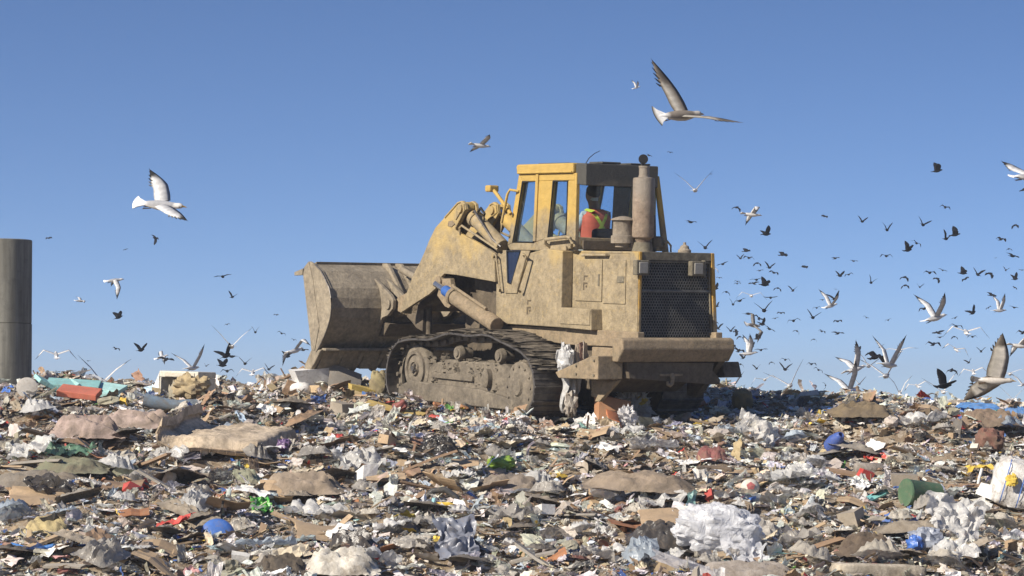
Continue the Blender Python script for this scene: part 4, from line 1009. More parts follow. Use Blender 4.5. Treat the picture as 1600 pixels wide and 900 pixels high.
spread(900, 0, 1, .09, .5, .03, .28, 26, .4)
spread(6800, 25.8, 44.5, .115, .35, .06, .26, 24, .5, 'pale')
AV = np.concatenate(AV); AF = np.concatenate(AF); AC = np.concatenate(AC); AM = np.concatenate(AM)
me = bpy.data.meshes.new('small_litter'); me.vertices.add(len(AV)); me.vertices.foreach_set('co', AV.reshape(-1))
me.loops.add(AF.size); me.loops.foreach_set('vertex_index', AF.reshape(-1)); me.polygons.add(len(AF))
me.polygons.foreach_set('loop_start', np.arange(0, AF.size, 3)); me.polygons.foreach_set('loop_total', np.full(len(AF), 3))
for k in ('lit_matte', 'lit_gloss', 'lit_film'): me.materials.append(M[k])
me.polygons.foreach_set('material_index', AM); me.polygons.foreach_set('use_smooth', np.zeros(len(AF), bool))
at_ = me.color_attributes.new('col', 'FLOAT_COLOR', 'POINT'); at_.data.foreach_set('color', AC.astype(np.float32).reshape(-1))
me.update(calc_edges=True)
lit = bpy.data.objects.new('small_litter', me); C.objects.link(lit); tag(lit, kind='stuff')
tag(lit, 'loose mass of small torn paper, film, card, wood and scraps covering the landfill slope', 'litter')

# ---------------------------------------------------------------- individual pieces of rubbish
LM = []                                                     # landmarks (name, px, py) for the labels of lesser pieces
def put(name, label, cat, arr, px, py, col, material='obj_matte', rot=(0, 0, 0), sink=.02, scale=1.0, smooth=True, group=None, Yd=None, land=None, solid=0, dz=0):
    """px, py: where its foot stands in the photograph, on the slope"""
    p = ground_at(px, py) if Yd is None else at(px, py, Yd)
    me = bpy.data.meshes.new(name); me.from_pydata(arr[0], [], arr[1])
    bm = bmesh.new(); bm.from_mesh(me); bmesh.ops.recalc_face_normals(bm, faces=bm.faces); bm.to_mesh(me); bm.free()
    if smooth:
        for q in me.polygons: q.use_smooth = True
        me.set_sharp_from_angle(angle=RAD(50))
    me.materials.append(M[material])
    o = bpy.data.objects.new(name, me); C.objects.link(o); o.color = (*col, 1)
    o.rotation_euler = rot; o.scale = (scale,) * 3
    Rm = Euler(rot).to_matrix(); zmin = min((Rm @ (Vector(v) * scale)).z for v in arr[0])
    o.location = (p.x, p.y, p.z - zmin - sink + dz)
    if solid: s_ = o.modifiers.new('s', 'SOLIDIFY'); s_.thickness = solid
    tag(o, label, cat, group)
    if land: LM.append((land, px, py))
    return o
def drape_arr(w_, d_, h_, seed, n=44, m=26, rough=1.0, lay=1.0):
    """heavy cloth or film heaped on the slope: long folds, ragged thin edge"""
    r = random.Random(seed); ox, oy = r.uniform(0, 99), r.uniform(0, 99); vs = []
    for i in range(n + 1):
        for k in range(m + 1):
            x = i / n * 2 - 1; y = k / m * 2 - 1
            e = noise.noise(Vector((x * 2.1 + ox, y * 2.1, 3))) * .30 + noise.noise(Vector((x * 6 + ox, y * 5, 8))) * .10
            rad = (abs(x) ** 3.2 + abs(y) ** 3.2) ** (1 / 3.2)
            edge = max(0.0, min(1.0, (1 - rad + .30 * e) / .50)); edge = edge * edge * (3 - 2 * edge)
            wx, wy = x * w_ / max(w_, d_) * 2.6, y * d_ / max(w_, d_) * 2.6
            q = Vector((wx * .5 + ox, wy * 3.0 * lay + oy + .9 * noise.noise(Vector((wx * .8, wy, oy))), 0))
            f1 = abs(noise.noise(q)) * 3.0 - .4; f2 = abs(noise.noise(q * 2.1 + Vector((5, 2, 0)))) * 2.8 - .2; f3 = noise.noise(q * 6)
            z = h_ * (edge * (.58 + .26 * math.tanh(f1 * 1.3) * rough + .13 * math.tanh(f2 * 1.2) * rough) + .04 * f3 * rough + (.06 * f2 if edge < .3 else 0))
            ex = 1 + .30 * e
            vs.append((x * w_ / 2 * ex + .05 * w_ * noise.noise(q * .8), y * d_ / 2 * ex, z + (y + 1) * .5 * d_ * .14))
    return vs, [(i * (m + 1) + k, (i + 1) * (m + 1) + k, (i + 1) * (m + 1) + k + 1, i * (m + 1) + k + 1) for i in range(n) for k in range(m)]
def heap(px, py, wpx, hpx, deep, seed, rough=1.0, lay=1.0, n=44):
    return drape_arr(pxm(px, py, wpx) * 1.12, deep, pxm(px, py, hpx) * .80, seed, n, 26, rough, lay)
def pxm(px, py, n_):  # n_ pixels at that place, in metres
    return n_ * ground_at(px, py).y / F
def soft(px, py, wpx, hpx, deep, e=2.6, amp=.5, seed=1, nu=18, nv=30):
    return lump_arr(pxm(px, py, wpx), deep, pxm(px, py, hpx) * 1.15, e, amp, seed, nu, nv, 1.6)
def crump(px, py, wpx, hpx, deep, seed, amp=None, n=22):
    W_ = pxm(px, py, wpx); H_ = pxm(px, py, hpx)
    return sheet_arr(W_, max(deep, H_ * 1.1), min(H_ * (amp or .75), .24 * W_), seed, n, puff=True)
# mattress, one end folded upright
pm_ = ground_at(345, 722); s_ = pm_.y / F
def mattress():
    root = empty('mattress', pm_ + Vector((0, 0, .04))); tag(root, 'dirty beige quilted mattress slumped with one end bent upright', 'mattress'); LM.append(('mattress', 345, 700))
    nu, nvv = 60, 34; vs = []
    prof = [(-92, 46), (-97, 35), (-94, 22), (-72, 11), (-25, 12), (20, 8), (66, 6)]          # crease line: px from the middle, px up
    xs_ = np.interp(np.linspace(0, 1, nu + 1), np.linspace(0, 1, 7), [p[0] for p in prof]); zs_ = np.interp(np.linspace(0, 1, nu + 1), np.linspace(0, 1, 7), [p[1] for p in prof])
    for lay in (0, 1):
        for i in range(nu + 1):
            for k in range(nvv + 1):
                y = (k / nvv) * 1.25 - .1 + .05 * noise.noise(Vector((i * .09, k * .1, 6))); x = xs_[i] * s_; z = zs_[i] * s_ + y * .12 + .045 * noise.noise(Vector((x * 1.5, y * 2.2, 1))) + .02 * noise.noise(Vector((x * 5, y * 5, 1)))
                lean = (1 - i / nu) ** 2
                q = .014 * (abs(math.sin(i * math.pi / 3)) * abs(math.sin(k * math.pi / 3))) + .05 * noise.noise(Vector((x * 2.2, y * 2.2, 4)))
                edge = min(k, nvv - k, i, nu - i) / 3; rnd = math.sqrt(max(0, 1 - (1 - min(1, edge)) ** 2))
                th = .19
                if lay: z += th * (.35 + .65 * rnd) + q
                else: z += th * .3 * (1 - rnd)
                vs.append((x + y * .28 + (-.0 if not lay else .04 * lean), y, z))
    N0 = (nu + 1) * (nvv + 1); fs = []
    for i in range(nu):
        for k in range(nvv): a = i * (nvv + 1) + k; f = (a, a + nvv + 1, a + nvv + 2, a + 1); fs += [f, tuple(N0 + t for t in f[::-1])]
    for i in range(nu):
        for k in (0, nvv): a = i * (nvv + 1) + k; fs.append((a, a + nvv + 1, N0 + a + nvv + 1, N0 + a))
    for k in range(nvv):
        for i in (0, nu): a = i * (nvv + 1) + k; fs.append((a, a + 1, N0 + a + 1, N0 + a))
    o = MB().add(vs, fs).build('cover', M['obj_cloth'], root, smooth=True); o.color = (.66, .53, .38, 1)
    pp = MB(); pp.tube([(xs_[i] * s_ - .01, -.10, zs_[i] * s_ + .055) for i in range(0, nu + 1, 2)], .012, 6); q = pp.build('piping', M['obj_cloth'], root, smooth=True); q.color = (.50, .38, .26, 1)
    st = MB()
    for i in range(3, nu, 3): st.tube([(xs_[i] * s_, -.108, zs_[i] * s_ + .005), (xs_[i] * s_, -.103, zs_[i] * s_ + .06)], .004, 4)
    q = st.build('side_seam', M['obj_cloth'], root); q.color = (.26, .18, .12, 1)
mattress()
H = put
H('duvet', 'grubby pinkish patterned duvet rolled in a heap left of the mattress', 'duvet', heap(135, 682, 115, 42, 0.67, 3, 1.00), 135, 682, (.40, .30, .26), 'obj_cloth', (0, 0, .1), land='pink duvet')
H('quilt', 'pinkish grey quilt bundle just behind and right of the rolled duvet', 'quilt', heap(205, 672, 110, 34, 0.62, 13, 1.03), 210, 668, (.38, .29, .25), 'obj_cloth', (0, 0, -.1))
# white plastic cabinet on the crest
def cabinet():
    p = ground_at(278, 622); p = at(278, 616, p.y + .3); s = p.y / F; r = empty('appliance_cabinet', p); r.rotation_euler = (0, RAD(2), RAD(-28)); tag(r, 'broken white plastic cabinet lying open on the crest of the trash', 'cabinet'); LM.append(('white cabinet', 278, 605))
    W_ = 74 * s; H_ = 36 * s; D_ = .45; t = .03
    m = MB(); m.b2(-W_ / 2, W_ / 2, 0, D_, H_ - .09, H_); m.b2(-W_ / 2 + .01, -W_ / 2 + .01 + t, 0, D_, 0, H_ - .091); m.b2(W_ / 2 - t, W_ / 2, .02, D_, 0, H_ - .091); m.b2(-W_ / 2 + .045, W_ / 2 - t - .003, D_ - .03, D_, 0, H_ - .091)
    o = m.build('shell', M['obj_matte'], r, .02); o.color = (.62, .58, .48, 1)
    m = MB(); m.b2(-W_ / 2 + .1, W_ / 2 - .06, -.012, -.001, H_ - .08, H_ - .02); o = m.build('front_panel', M['obj_matte'], r, .006); o.color = (.55, .50, .40, 1)
    m = MB(); m.prism([(-W_ / 2 - .16, -.02), (-W_ / 2 - .01, H_ - .02), (-W_ / 2 - .01, -.02)], .02, .05); o = m.build('side_flap', M['obj_matte'], r, .004); o.color = (.72, .72, .72, 1)
cabinet()
# insulation boards on the crest
for (px, py, L_, rz, ry, col, lab) in ((88, 606, 70, .5, .45, AQUA, 'pale aqua foam board leaning steeply beside the concrete pipe'), (115, 600, 82, .05, .06, (.22, .48, .47), 'darker aqua foam board lying flat behind the leaning one'),
        (158, 612, 58, -.1, .05, (.35, .62, .60), 'short aqua foam board farthest right on the crest'), (108, 607, 30, .3, -.7, (.28, .55, .52), 'small aqua foam offcut standing between the two boards'), (172, 607, 42, -.25, .14, (.38, .64, .62), 'thin aqua foam strip tilted behind the short board')):
    q = at(px, py, ground_at(px, 625).y + .4); s = q.y / F
    m = MB().box((0, 0, 0), (L_ * s, .35, .055)); o = m.build('foam_board', M['obj_matte'], None, .006); o.color = (*col, 1); o.location = q; o.rotation_euler = (.25, ry, rz)
    tag(o, lab, 'foam board', 'aqua foam boards on the crest')
LM.append(('aqua foam boards', 120, 605))
o = MB().box((0, 0, 0), (.52, .3, .08)).build('foam_board', M['obj_matte'], None, .008); o.color = (.50, .12, .07, 1); o.location = at(124, 613, ground_at(124, 628).y + .1); o.rotation_euler = (.3, .12, -.1); tag(o, 'brick red foam board in front of the aqua ones', 'foam board'); LM.append(('red foam board', 124, 616))
H('drum_lid', 'round pale grey lid standing at the foot of the concrete pipe', 'lid', MB().lathe([(.01, 0), (.13, 0), (.14, .02), (.10, .03), (.01, .03)], n=24) and (lambda m: (m.v, m.f))(MB().lathe([(.01, 0), (.13, 0), (.14, .02), (.10, .03), (.01, .03)], n=24)), 42, 620, LGREY, rot=(1.3, 0, .2))
H('carpet_roll', 'faded blue grey carpet roll sagging across the crest under the cabinet', 'carpet roll', (lambda m: (m.v, m.f))(MB().tube([(-.35, 0, .08), (-.15, 0, .03), (.05, 0, 0), (.3, 0, .02), (.42, 0, -.03)], [.09, .085, .08, .07, .05], 14)), 268, 640, (.13, .20, .27), 'obj_cloth', (0, 0, .1), land='blue grey carpet roll')
H('sack', 'tan crumpled sack stuffed beside the white cabinet', 'sack', soft(295, 622, 50, 28, .3, 2.2, .9, 17), 297, 626, (.46, .36, .20), 'obj_cloth')
# things low on the left
H('plastic_sheet', 'crumpled cream white film snagged on a branch left of the bucket', 'plastic sheet', crump(430, 612, 52, 34, .5, 41), 428, 612, OFFW, 'obj_film', (.5, 0, .2))
b_ = at(475, 574, 41.6); a0 = at(405, 616, 41.4)
m = MB().tube([a0, a0.lerp(b_, .35) + Vector((0, 0, .03)), a0.lerp(b_, .7), b_], [.018, .022, .026, .03], 8); m.tube([a0.lerp(b_, .55), a0.lerp(b_, .55) + Vector((.10, -.1, -.30))], .014, 6); m.tube([a0.lerp(b_, .6), a0.lerp(b_, .4) + Vector((.05, 0, .22))], .010, 6)
o = m.build('branch', M['obj_matte'], None, smooth=True); o.color = (*BROWN, 1); tag(o, 'bare broken branch sticking up toward the loader bucket', 'branch'); LM.append(('broken branch', 440, 600))
H('bin_lid', 'bright blue round plastic lid half buried low on the left', 'lid', (lambda m: (m.v, m.f))(MB().lathe([(.01, .05), (.10, .045), (.15, .02), (.165, 0), (.16, -.015), (.01, -.01)], n=32)), 340, 838, BLUE, 'obj_gloss', (1.05, .1, .1), sink=.10, land='blue lid')
H('foam_roll', 'yellowish folded foam pad near the left edge', 'foam pad', heap(72, 832, 76, 34, 0.47, 22, 1.03), 72, 834, (.52, .42, .20), 'obj_cloth', land='yellow foam pad')
H('carpet', 'grey brown carpet slab humped right of the mattress', 'carpet', heap(472, 766, 122, 40, 0.62, 23, 1.03), 472, 768, (.30, .235, .175), 'obj_cloth', (0, 0, -.1), land='grey brown carpet')
H('carpet', 'dark grey carpet strip stretched flat at the left edge', 'carpet', heap(60, 760, 150, 30, 0.82, 24, 0.94), 60, 762, (.21, .185, .155), 'obj_cloth')
H('rug', 'moss green rug scrap bunched below the duvet', 'rug', heap(105, 736, 110, 26, 0.62, 25, 1.12), 110, 738, (.17, .18, .115), 'obj_cloth', land='moss green rug')
H('rug', 'second greenish rug scrap torn beside the moss one', 'rug', heap(200, 752, 62, 30, 0.42, 26, 1.18), 196, 752, (.20, .215, .15), 'obj_cloth')
H('rug', 'pale sage rug scrap below the mattress', 'rug', heap(378, 752, 52, 24, 0.42, 27, 1.18), 380, 752, (.28, .30, .21), 'obj_cloth')
H('tarp', 'small sea green tarp crumpled under the duvet', 'tarp', crump(105, 708, 82, 18, .35, 28), 105, 710, (.14, .28, .19), 'obj_film', (.25, 0, 0))
H('pillow', 'dirty white pillow slumped in the foreground', 'pillow', heap(532, 893, 108, 40, 0.52, 29, 1.06), 532, 893, (.66, .62, .54), 'obj_cloth', (.1, 0, .1), land='white pillow')
H('blanket', 'black crumpled blanket left of the white pillow', 'blanket', heap(445, 895, 85, 36, 0.52, 30, 1.18), 442, 895, (.035, .03, .028), 'obj_cloth', land='black blanket')
H('rubbish_bag', 'black rubbish bag sagging above the white pillow', 'rubbish bag', heap(547, 858, 78, 36, 0.47, 31, 1.18), 550, 858, BLACK, 'obj_gloss', (0, 0, -.3))
H('rubbish_bag', 'small black rubbish bag right of the larger black one', 'rubbish bag', heap(630, 828, 56, 26, 0.42, 32, 1.18), 630, 828, BLACK, 'obj_gloss')
H('rubber_mat', 'curved dark rubber mat arching over pale rags', 'rubber mat', (lambda m: (m.v, m.f))(MB().tube([(-.22, 0, .02), (-.12, .02, .12), (.02, .02, .14), (.14, 0, .06), (.20, 0, -.06)], [.03, .035, .035, .035, .03], 10)), 692, 790, (.035, .04, .042), 'obj_gloss', land='curved rubber mat')
H('foil_sheet', 'shiny dark blue plastic sheet crumpled upright', 'foil sheet', crump(710, 872, 66, 40, .5, 33, .9), 712, 874, (.16, .18, .23), 'obj_gloss', (.9, 0, .2), land='blue foil sheet')
H('plastic_bag', 'lime green bag half under grey cloth', 'bag', soft(783, 737, 44, 20, .25, 2.2, .7, 34), 783, 737, (.20, .34, .03), 'obj_gloss', land='lime green bag')
H('bag_bundle', 'big bundle of milky white plastic film in the foreground', 'plastic bundle', lump_arr(pxm(1125, 868, 135), .5, pxm(1125, 868, 66) * 1.2, 2.3, .42, 35, 44, 70, 1.2), 1122, 870, (.80, .81, .84), 'obj_film', (0, .15, 0), land='white film bundle')
H('plastic_sheet', 'white film tail trailing right from the big bundle', 'plastic sheet', crump(1165, 886, 70, 26, .4, 36), 1165, 880, (.70, .71, .74), 'obj_film', (.3, .2, 0))
H('plastic_sheet', 'black plastic sheet heaped left of the white film bundle', 'plastic sheet', heap(1030, 860, 96, 42, 0.52, 37, 1.30), 1030, 858, BLACK, 'obj_gloss', (0, .15, 0), land='black plastic sheet')
H('blanket', 'grey blanket spread along the bottom edge under the white bundle', 'blanket', heap(1165, 908, 170, 34, 0.62, 38, 1.00), 1165, 906, (.33, .29, .255), 'obj_cloth', land='grey blanket')
# bin on its side
p = ground_at(1448, 788); s = p.y / F
m = MB(); prof = [(.145, 0), (.15, 0), (.155, .02), (.148, .03), (.12, .42), (.0, .42), (.0, .41), (.112, .41), (.140, .02)]
m.lathe(prof[:1] + prof[1:], axis='x', n=36); m.v = [(x, y, z + .14) for x, y, z in m.v]
r_b = m.build('waste_bin', M['obj_matte'], None, smooth=True); r_b.color = (.04, .115, .055, 1); r_b.location = p + Vector((-.24, 0, 0)); r_b.rotation_euler = (0, .06, RAD(24)); tag(r_b, 'dark green plastic bin lying on its side with open mouth to the left', 'bin'); LM.append(('green bin', 1448, 775))
# big white bag with blue stripe at the right
p = ground_at(1582, 790); s = p.y / F
r_w = empty('white_sack', p + Vector((.05, 0, .0))); r_w.rotation_euler = (0, RAD(14), RAD(-8)); tag(r_w, 'big white woven sack with thin blue stripes at the right edge', 'sack'); LM.append(('striped sack', 1575, 760))
q = lump_arr(95 * s, .45, 78 * s, 3.6, .22, 77, 24, 36, 1.5); o = MB().add([(x, y, z + 34 * s) for x, y, z in q[0]], q[1]).build('woven_bag', M['obj_cloth'], r_w, smooth=True); o.color = (.72, .71, .69, 1)
def on_bag(x, z, yo=-.006):
    # front surface of the superellipsoid
    a = abs(x / (95 * s / 2)) ** 3.6 + abs(z / (78 * s * .5)) ** 3.6; return (x, -(.45 / 2) * max(.02, 1 - min(.98, a)) ** (1 / 3.6) * 1.04 + yo, z + 34 * s)
for x0, nm, cl in ((-.20, 'blue_stripe', BLUE), (-.02, 'blue_stripe', BLUE)):
    m = MB(); 
    pts = [on_bag(x0 + .02 * k / 10, -.25 + .05 * k) for k in range(11)]
    vs = []; 
    for pnt in pts: vs += [(pnt[0] - .006, pnt[1] - .012, pnt[2]), (pnt[0] + .006, pnt[1] - .012, pnt[2])]
    o = m.add(vs, [(2 * k, 2 * k + 1, 2 * k + 3, 2 * k + 2) for k in range(10)]).build(nm, M['obj_matte'], r_w); o.color = (*cl, 1)
H('yellow_rag', 'yellow rag draped on the striped white sack', 'rag', soft(1582, 745, 18, 14, .06, 2.2, .8, 52), 1581, 758, YELLOW, 'obj_matte', (0, 0, 0), Yd=ground_at(1582, 790).y - .28)
H('foam_block', 'long cream foam block lying along the bottom edge', 'foam block', lump_arr(pxm(1370, 896, 150), .30, .13, 7, .12, 60, 16, 32, 1.2), 1372, 900, (.56, .49, .38), 'obj_cloth', (0, .05, .3), land='cream foam block')
# ball with a red patch
p = ground_at(1172, 772); r_ = empty('football', p); tag(r_, 'dirty white ball with a dark pink patch', 'ball'); LM.append(('football', 1172, 765)); q = lump_arr(.21, .21, .19, 2, .08, 61, 14, 22); o = MB().add([(x, y, z + .09) for x, y, z in q[0]], q[1]).build('ball_skin', M['obj_matte'], r_, smooth=True); o.color = (.62, .58, .50, 1)
m = MB(); m.add([(.0 + .05 * math.cos(k * 1.2566 + .3), -.103, .105 + .05 * math.sin(k * 1.2566 + .3)) for k in range(5)] + [(.0, -.112, .105)], [(k, (k + 1) % 5, 5) for k in range(5)]); o = m.build('panel', M['obj_matte'], r_); o.color = (.40, .08, .09, 1)
# blue container
m = MB(); m.lathe([(.07, 0), (.10, .02), (.10, .12), (.06, .26), (.035, .30), (.03, .30), (.03, .26)], axis='z', n=20)
H('blue_container', 'blue plastic container standing tilted with a dark mouth', 'container', (m.v, m.f), 1298, 706, (.03, .09, .35), 'obj_gloss', (1.0, .3, .2), land='blue container')
H('sack', 'dark red brown sack near the right edge', 'sack', soft(1545, 706, 44, 32, .3, 2.4, .5, 62), 1546, 706, (.17, .06, .045), 'obj_cloth', land='dark red sack')
H('tarp', 'bright blue tarp crumpled on the crest at the right', 'tarp', heap(1530, 645, 90, 18, .6, 63, 1.1), 1528, 645, (.05, .20, .48), 'obj_matte', (0, 0, 0), land='blue tarp')
H('tarp', 'blue tarp end showing past the trash at the right edge', 'tarp', heap(1590, 648, 40, 12, .4, 64, 1.1), 1588, 647, (.05, .18, .42), 'obj_matte', (0, 0, 0))
H('sack', 'round ochre sack on the crest just right of the loader', 'sack', soft(1160, 638, 32, 28, .25, 2.5, .3, 65), 1160, 640, (.30, .20, .07), 'obj_cloth', land='ochre sack')
H('panel', 'black slab standing upright on the crest right of the ochre sack', 'slab', card_arr(.24, .2, 3, .03, .2), 1250, 644, BLACK, 'obj_matte', (0, -1.2, .3))
H('pipe', 'short grey foam cylinder lying on light rubbish', 'cylinder', (lambda m: (m.v, m.f))(MB().tube([(-.17, 0, .06), (-.15, 0, .06), (.15, 0, .06), (.17, 0, .06)], [.05, .07, .07, .05], 16)), 1357, 738, (.30, .27, .24), 'obj_cloth', (0, .03, .15), land='grey foam cylinder')
H('plastic_bottle', 'clear bag with blue contents low on the right', 'bag', soft(1443, 862, 54, 30, .3, 2.2, .7, 66), 1446, 862, (.50, .54, .62), 'obj_film', (0, 0, 0), land='blue filled bag')
H('cap', 'blue plastic lump at the left end of the clear bag', 'plastic lump', soft(1430, 858, 26, 22, .18, 2.2, .6, 67), 1430, 863, (.03, .14, .50), 'obj_gloss', Yd=ground_at(1430, 862).y - .1)
H('plastic_sheet', 'tangle of white film streaming down right of the green bin', 'plastic sheet', crump(1495, 850, 90, 62, .6, 68, .8, 30), 1490, 842, (.72, .71, .69), 'obj_film', (.55, .35, 0), land='white film tangle')
H('fur_rug', 'dark brown matted rug heaped above the cream block', 'rug', heap(1355, 862, 92, 34, 0.52, 69, 1.24), 1355, 864, (.075, .05, .035), 'obj_cloth', land='dark brown rug')
H('plastic_sheet', 'long pleated white sheet sliding down beyond the loader', 'plastic sheet', crump(1180, 690, 62, 32, .5, 70, .7), 1182, 690, (.72, .70, .66), 'obj_film', (.4, .35, 0), land='pleated white sheet')
H('cushion', 'maroon cushion with dark corner', 'cushion', heap(1113, 722, 50, 30, 0.42, 71, 1.00), 1113, 720, (.21, .055, .06), 'obj_cloth', land='maroon cushion')
H('carpet', 'long taupe carpet folded across the slope below the loader', 'carpet', heap(1005, 766, 165, 32, 0.62, 72, 1.00), 1003, 768, (.29, .225, .165), 'obj_cloth', (0, .06, .05), land='taupe carpet')
H('carpet', 'grey felt carpet heap left of the lime green bag', 'carpet', heap(740, 765, 100, 32, 0.52, 73, 1.06), 800, 768, (.23, .19, .155), 'obj_cloth', (0, .1, 0))
H('cardboard_sheet', 'big flat torn cardboard lying above the black sheet', 'cardboard', card_arr(pxm(1040, 820, 80), .5, 5, .012, .3), 1045, 822, CARD, 'obj_matte', (.25, .1, .1))
H('cardboard_sheet', 'wide brown cardboard lying right of the black blanket', 'cardboard', card_arr(pxm(500, 838, 70), .55, 9, .012, .25), 497, 842, TAN, 'obj_matte', (.28, -.1, .1))
H('cardboard_sheet', 'tan cardboard strip standing just left of the loader track', 'cardboard', card_arr(.3, .2, 6, .01, .5), 562, 632, (.42, .31, .14), 'obj_matte', (.9, .3, .1))
H('crate', 'broken yellow crate jammed against the front of the track', 'crate', box_arr(.34, .25, .16, 4), 565, 622, (.50, .36, .08), 'obj_matte', (.2, .2, .3), land='yellow crate')
for i_, (px, py, L_, ry, rz, col, lab) in enumerate(((655, 640, 130, .10, .1, (.36, .22, .09), 'long weathered plank in front of the left track'), (620, 650, 90, .22, -.2, (.46, .33, .10), 'yellowish plank slanting down from the front of the track'),
        (715, 652, 85, .25, .3, RUST, 'reddish brown plank under the middle of the track'), (775, 655, 70, .18, -.1, BROWN, 'dark brown plank below the rear of the track'))):
    H('plank', lab, 'plank', plank_arr(pxm(px, py, L_), .14, .03, i_ + 3), px, py, col, 'obj_matte', (.3, ry, rz), smooth=False, group='planks by the loader track', sink=.0)
LM.append(('track planks', 680, 648))
H('fridge', 'white appliance half buried in trash under the bucket', 'appliance', box_arr(.52, .4, .34, 31), 492, 612, (.72, .71, .69), 'obj_matte', (.1, -.12, .3), smooth=False, Yd=41.2, sink=.05, land='white appliance')
H('white_tub', 'round white tub at the left foot of the white appliance', 'tub', lump_arr(.34, .3, .2, 2.4, .2, 33), 470, 614, WHITE, 'obj_gloss', (0, .2, 0), Yd=41.0, sink=.05)
H('grey_sheet_metal', 'bent grey sheet metal standing under the bucket teeth', 'sheet metal', card_arr(.5, .4, 15, .01, .4), 535, 614, GREY, 'obj_gloss', (1.0, .2, .2), Yd=41.0, sink=.05)
H('tan_sack', 'olive tan sack upright against the front of the track', 'sack', soft(592, 634, 30, 42, .2, 2.6, .4, 102), 592, 632, (.30, .25, .12), 'obj_cloth', Yd=40.0)
# box and bags dumped behind the machine
H('cardboard_box', 'orange brown cardboard box with a white label behind the loader', 'box', box_arr(.42, .3, .30, 8), 957, 668, (.40, .19, .09), 'obj_matte', (.1, .25, .3), smooth=False, sink=0, land='orange brown box')
H('cardboard_flap', 'orange torn cardboard flap under the box behind the loader', 'cardboard', card_arr(.32, .22, 8, .01), 962, 672, (.52, .16, .05), 'obj_matte', (.6, .2, .3))
H('paper_label', 'white paper stuck on the orange brown box', 'paper', sheet_arr(.13, .09, .01, 8, 4), 955, 640, WHITE, 'obj_matte', (1.4, .3, .3), Yd=ground_at(957, 664).y - .30)
H('carrier_bags', 'knotted bunch of white carrier bags behind the loader', 'carrier bags', lump_arr(.42, .3, .36, 2.1, 1.25, 81, 34, 50, 2.2), 990, 664, (.76, .75, .74), 'obj_film', (0, .2, 0), Yd=None, sink=0, land='white carrier bags')
H('carrier_bag', 'smaller white carrier bag drooping from the bunch', 'carrier bag', lump_arr(.26, .2, .26, 2.1, 1.2, 82, 26, 36, 2.0), 980, 672, (.74, .72, .71), 'obj_film', (0, 0, .4))
H('yellow_tub', 'yellow tub perched on the white carrier bags', 'tub', (lambda m: (m.v, m.f))(MB().lathe([(.01, 0), (.06, 0), (.07, .08), (.075, .085), (.01, .09)], n=18)), 1000, 632, (.70, .50, .04), 'obj_gloss', (.5, .5, 0), Yd=ground_at(990, 664).y - .05)
H('paper_sheet', 'white curled paper left of the orange brown box', 'paper', crump(920, 668, 40, 16, .25, 83), 920, 668, WHITE, 'obj_matte', (.5, -.3, 0))
H('straw_heap', 'brown straw and twig heap on the crest at right', 'heap', heap(1345, 648, 92, 22, 0.72, 84, 1.24), 1345, 650, (.15, .11, .06), 'obj_cloth', land='straw heap')
H('brown_heap', 'brown heap of matted rags before the blue tarp', 'heap', heap(1545, 662, 90, 28, 0.62, 85, 1.24), 1545, 664, (.20, .14, .10), 'obj_cloth', land='matted brown heap')
H('white_pipe', 'thin white plastic pipe standing upright', 'pipe', (lambda m: (m.v, m.f))(MB().tube([(0, 0, 0), (.02, 0, .09), (.05, 0, .19)], .018, 8)), 1528, 758, WHITE, 'obj_matte', sink=0)
H('black_stake', 'black stake poking up right of the blue lid', 'stake', plank_arr(.28, .06, .02, 5), 347, 808, BLACK, 'obj_matte', (0, -1.35, 0), sink=.02, smooth=False)
H('hose_coil', 'coil of grey brown hose among rubbish above the white bundle', 'hose', (lambda m: (m.v, m.f))(MB().tube([((.16 + .02 * math.sin(k)) * math.cos(k * .5) + .03 * math.sin(k * .21), .16 * math.sin(k * .5), .04 + .02 * math.sin(k * 1.3)) for k in range(60)], .011, 6)), 1150, 806, (.16, .12, .08), 'obj_matte', (.5, 0, 0))
H('red_sheet', 'flat bright red sheet beyond the grey foam cylinder', 'sheet', crump(1365, 716, 34, 9, .25, 86), 1365, 717, RED, 'obj_gloss', (.3, 0, 0))
H('red_box', 'small red carton left of the green bin', 'carton', box_arr(.16, .1, .12, 6), 1352, 752, RED, 'obj_gloss', (.2, .3, .4), smooth=False)
H('aqua_tray', 'aqua plastic tray left of the green bin', 'tray', card_arr(.40, .14, 4, .02, .5), 1358, 782, (.14, .42, .42), 'obj_gloss', (.4, .1, .1))
H('purple_bag', 'purple bag scrap above the grey brown carpet', 'bag', soft(442, 704, 22, 16, .15, 2.2, .7, 87), 444, 704, PURPLE, 'obj_gloss')
H('green_scrap', 'bright green plastic scrap right of the blue lid, upslope', 'plastic scrap', crump(408, 796, 34, 26, .25, 88), 408, 796, (.05, .36, .03), 'obj_gloss', (.7, 0, .3))
H('plywood_sheet', 'sheet of tan plywood lying low at the left edge', 'plywood', card_arr(pxm(60, 790, 90), .5, 12, .015, .1), 60, 790, CARD, 'obj_matte', (.3, 0, .1))
H('blue_strap', 'bright blue plastic strap curling along the lower left', 'strap', (lambda m: (m.v, m.f))(MB().tube([(-.55, 0, .03), (-.35, .02, .05), (-.15, 0, .0), (.05, .02, .04), (.3, 0, .03), (.5, .02, .06)], .022, 8)), 75, 858, (.04, .20, .55), 'obj_gloss')

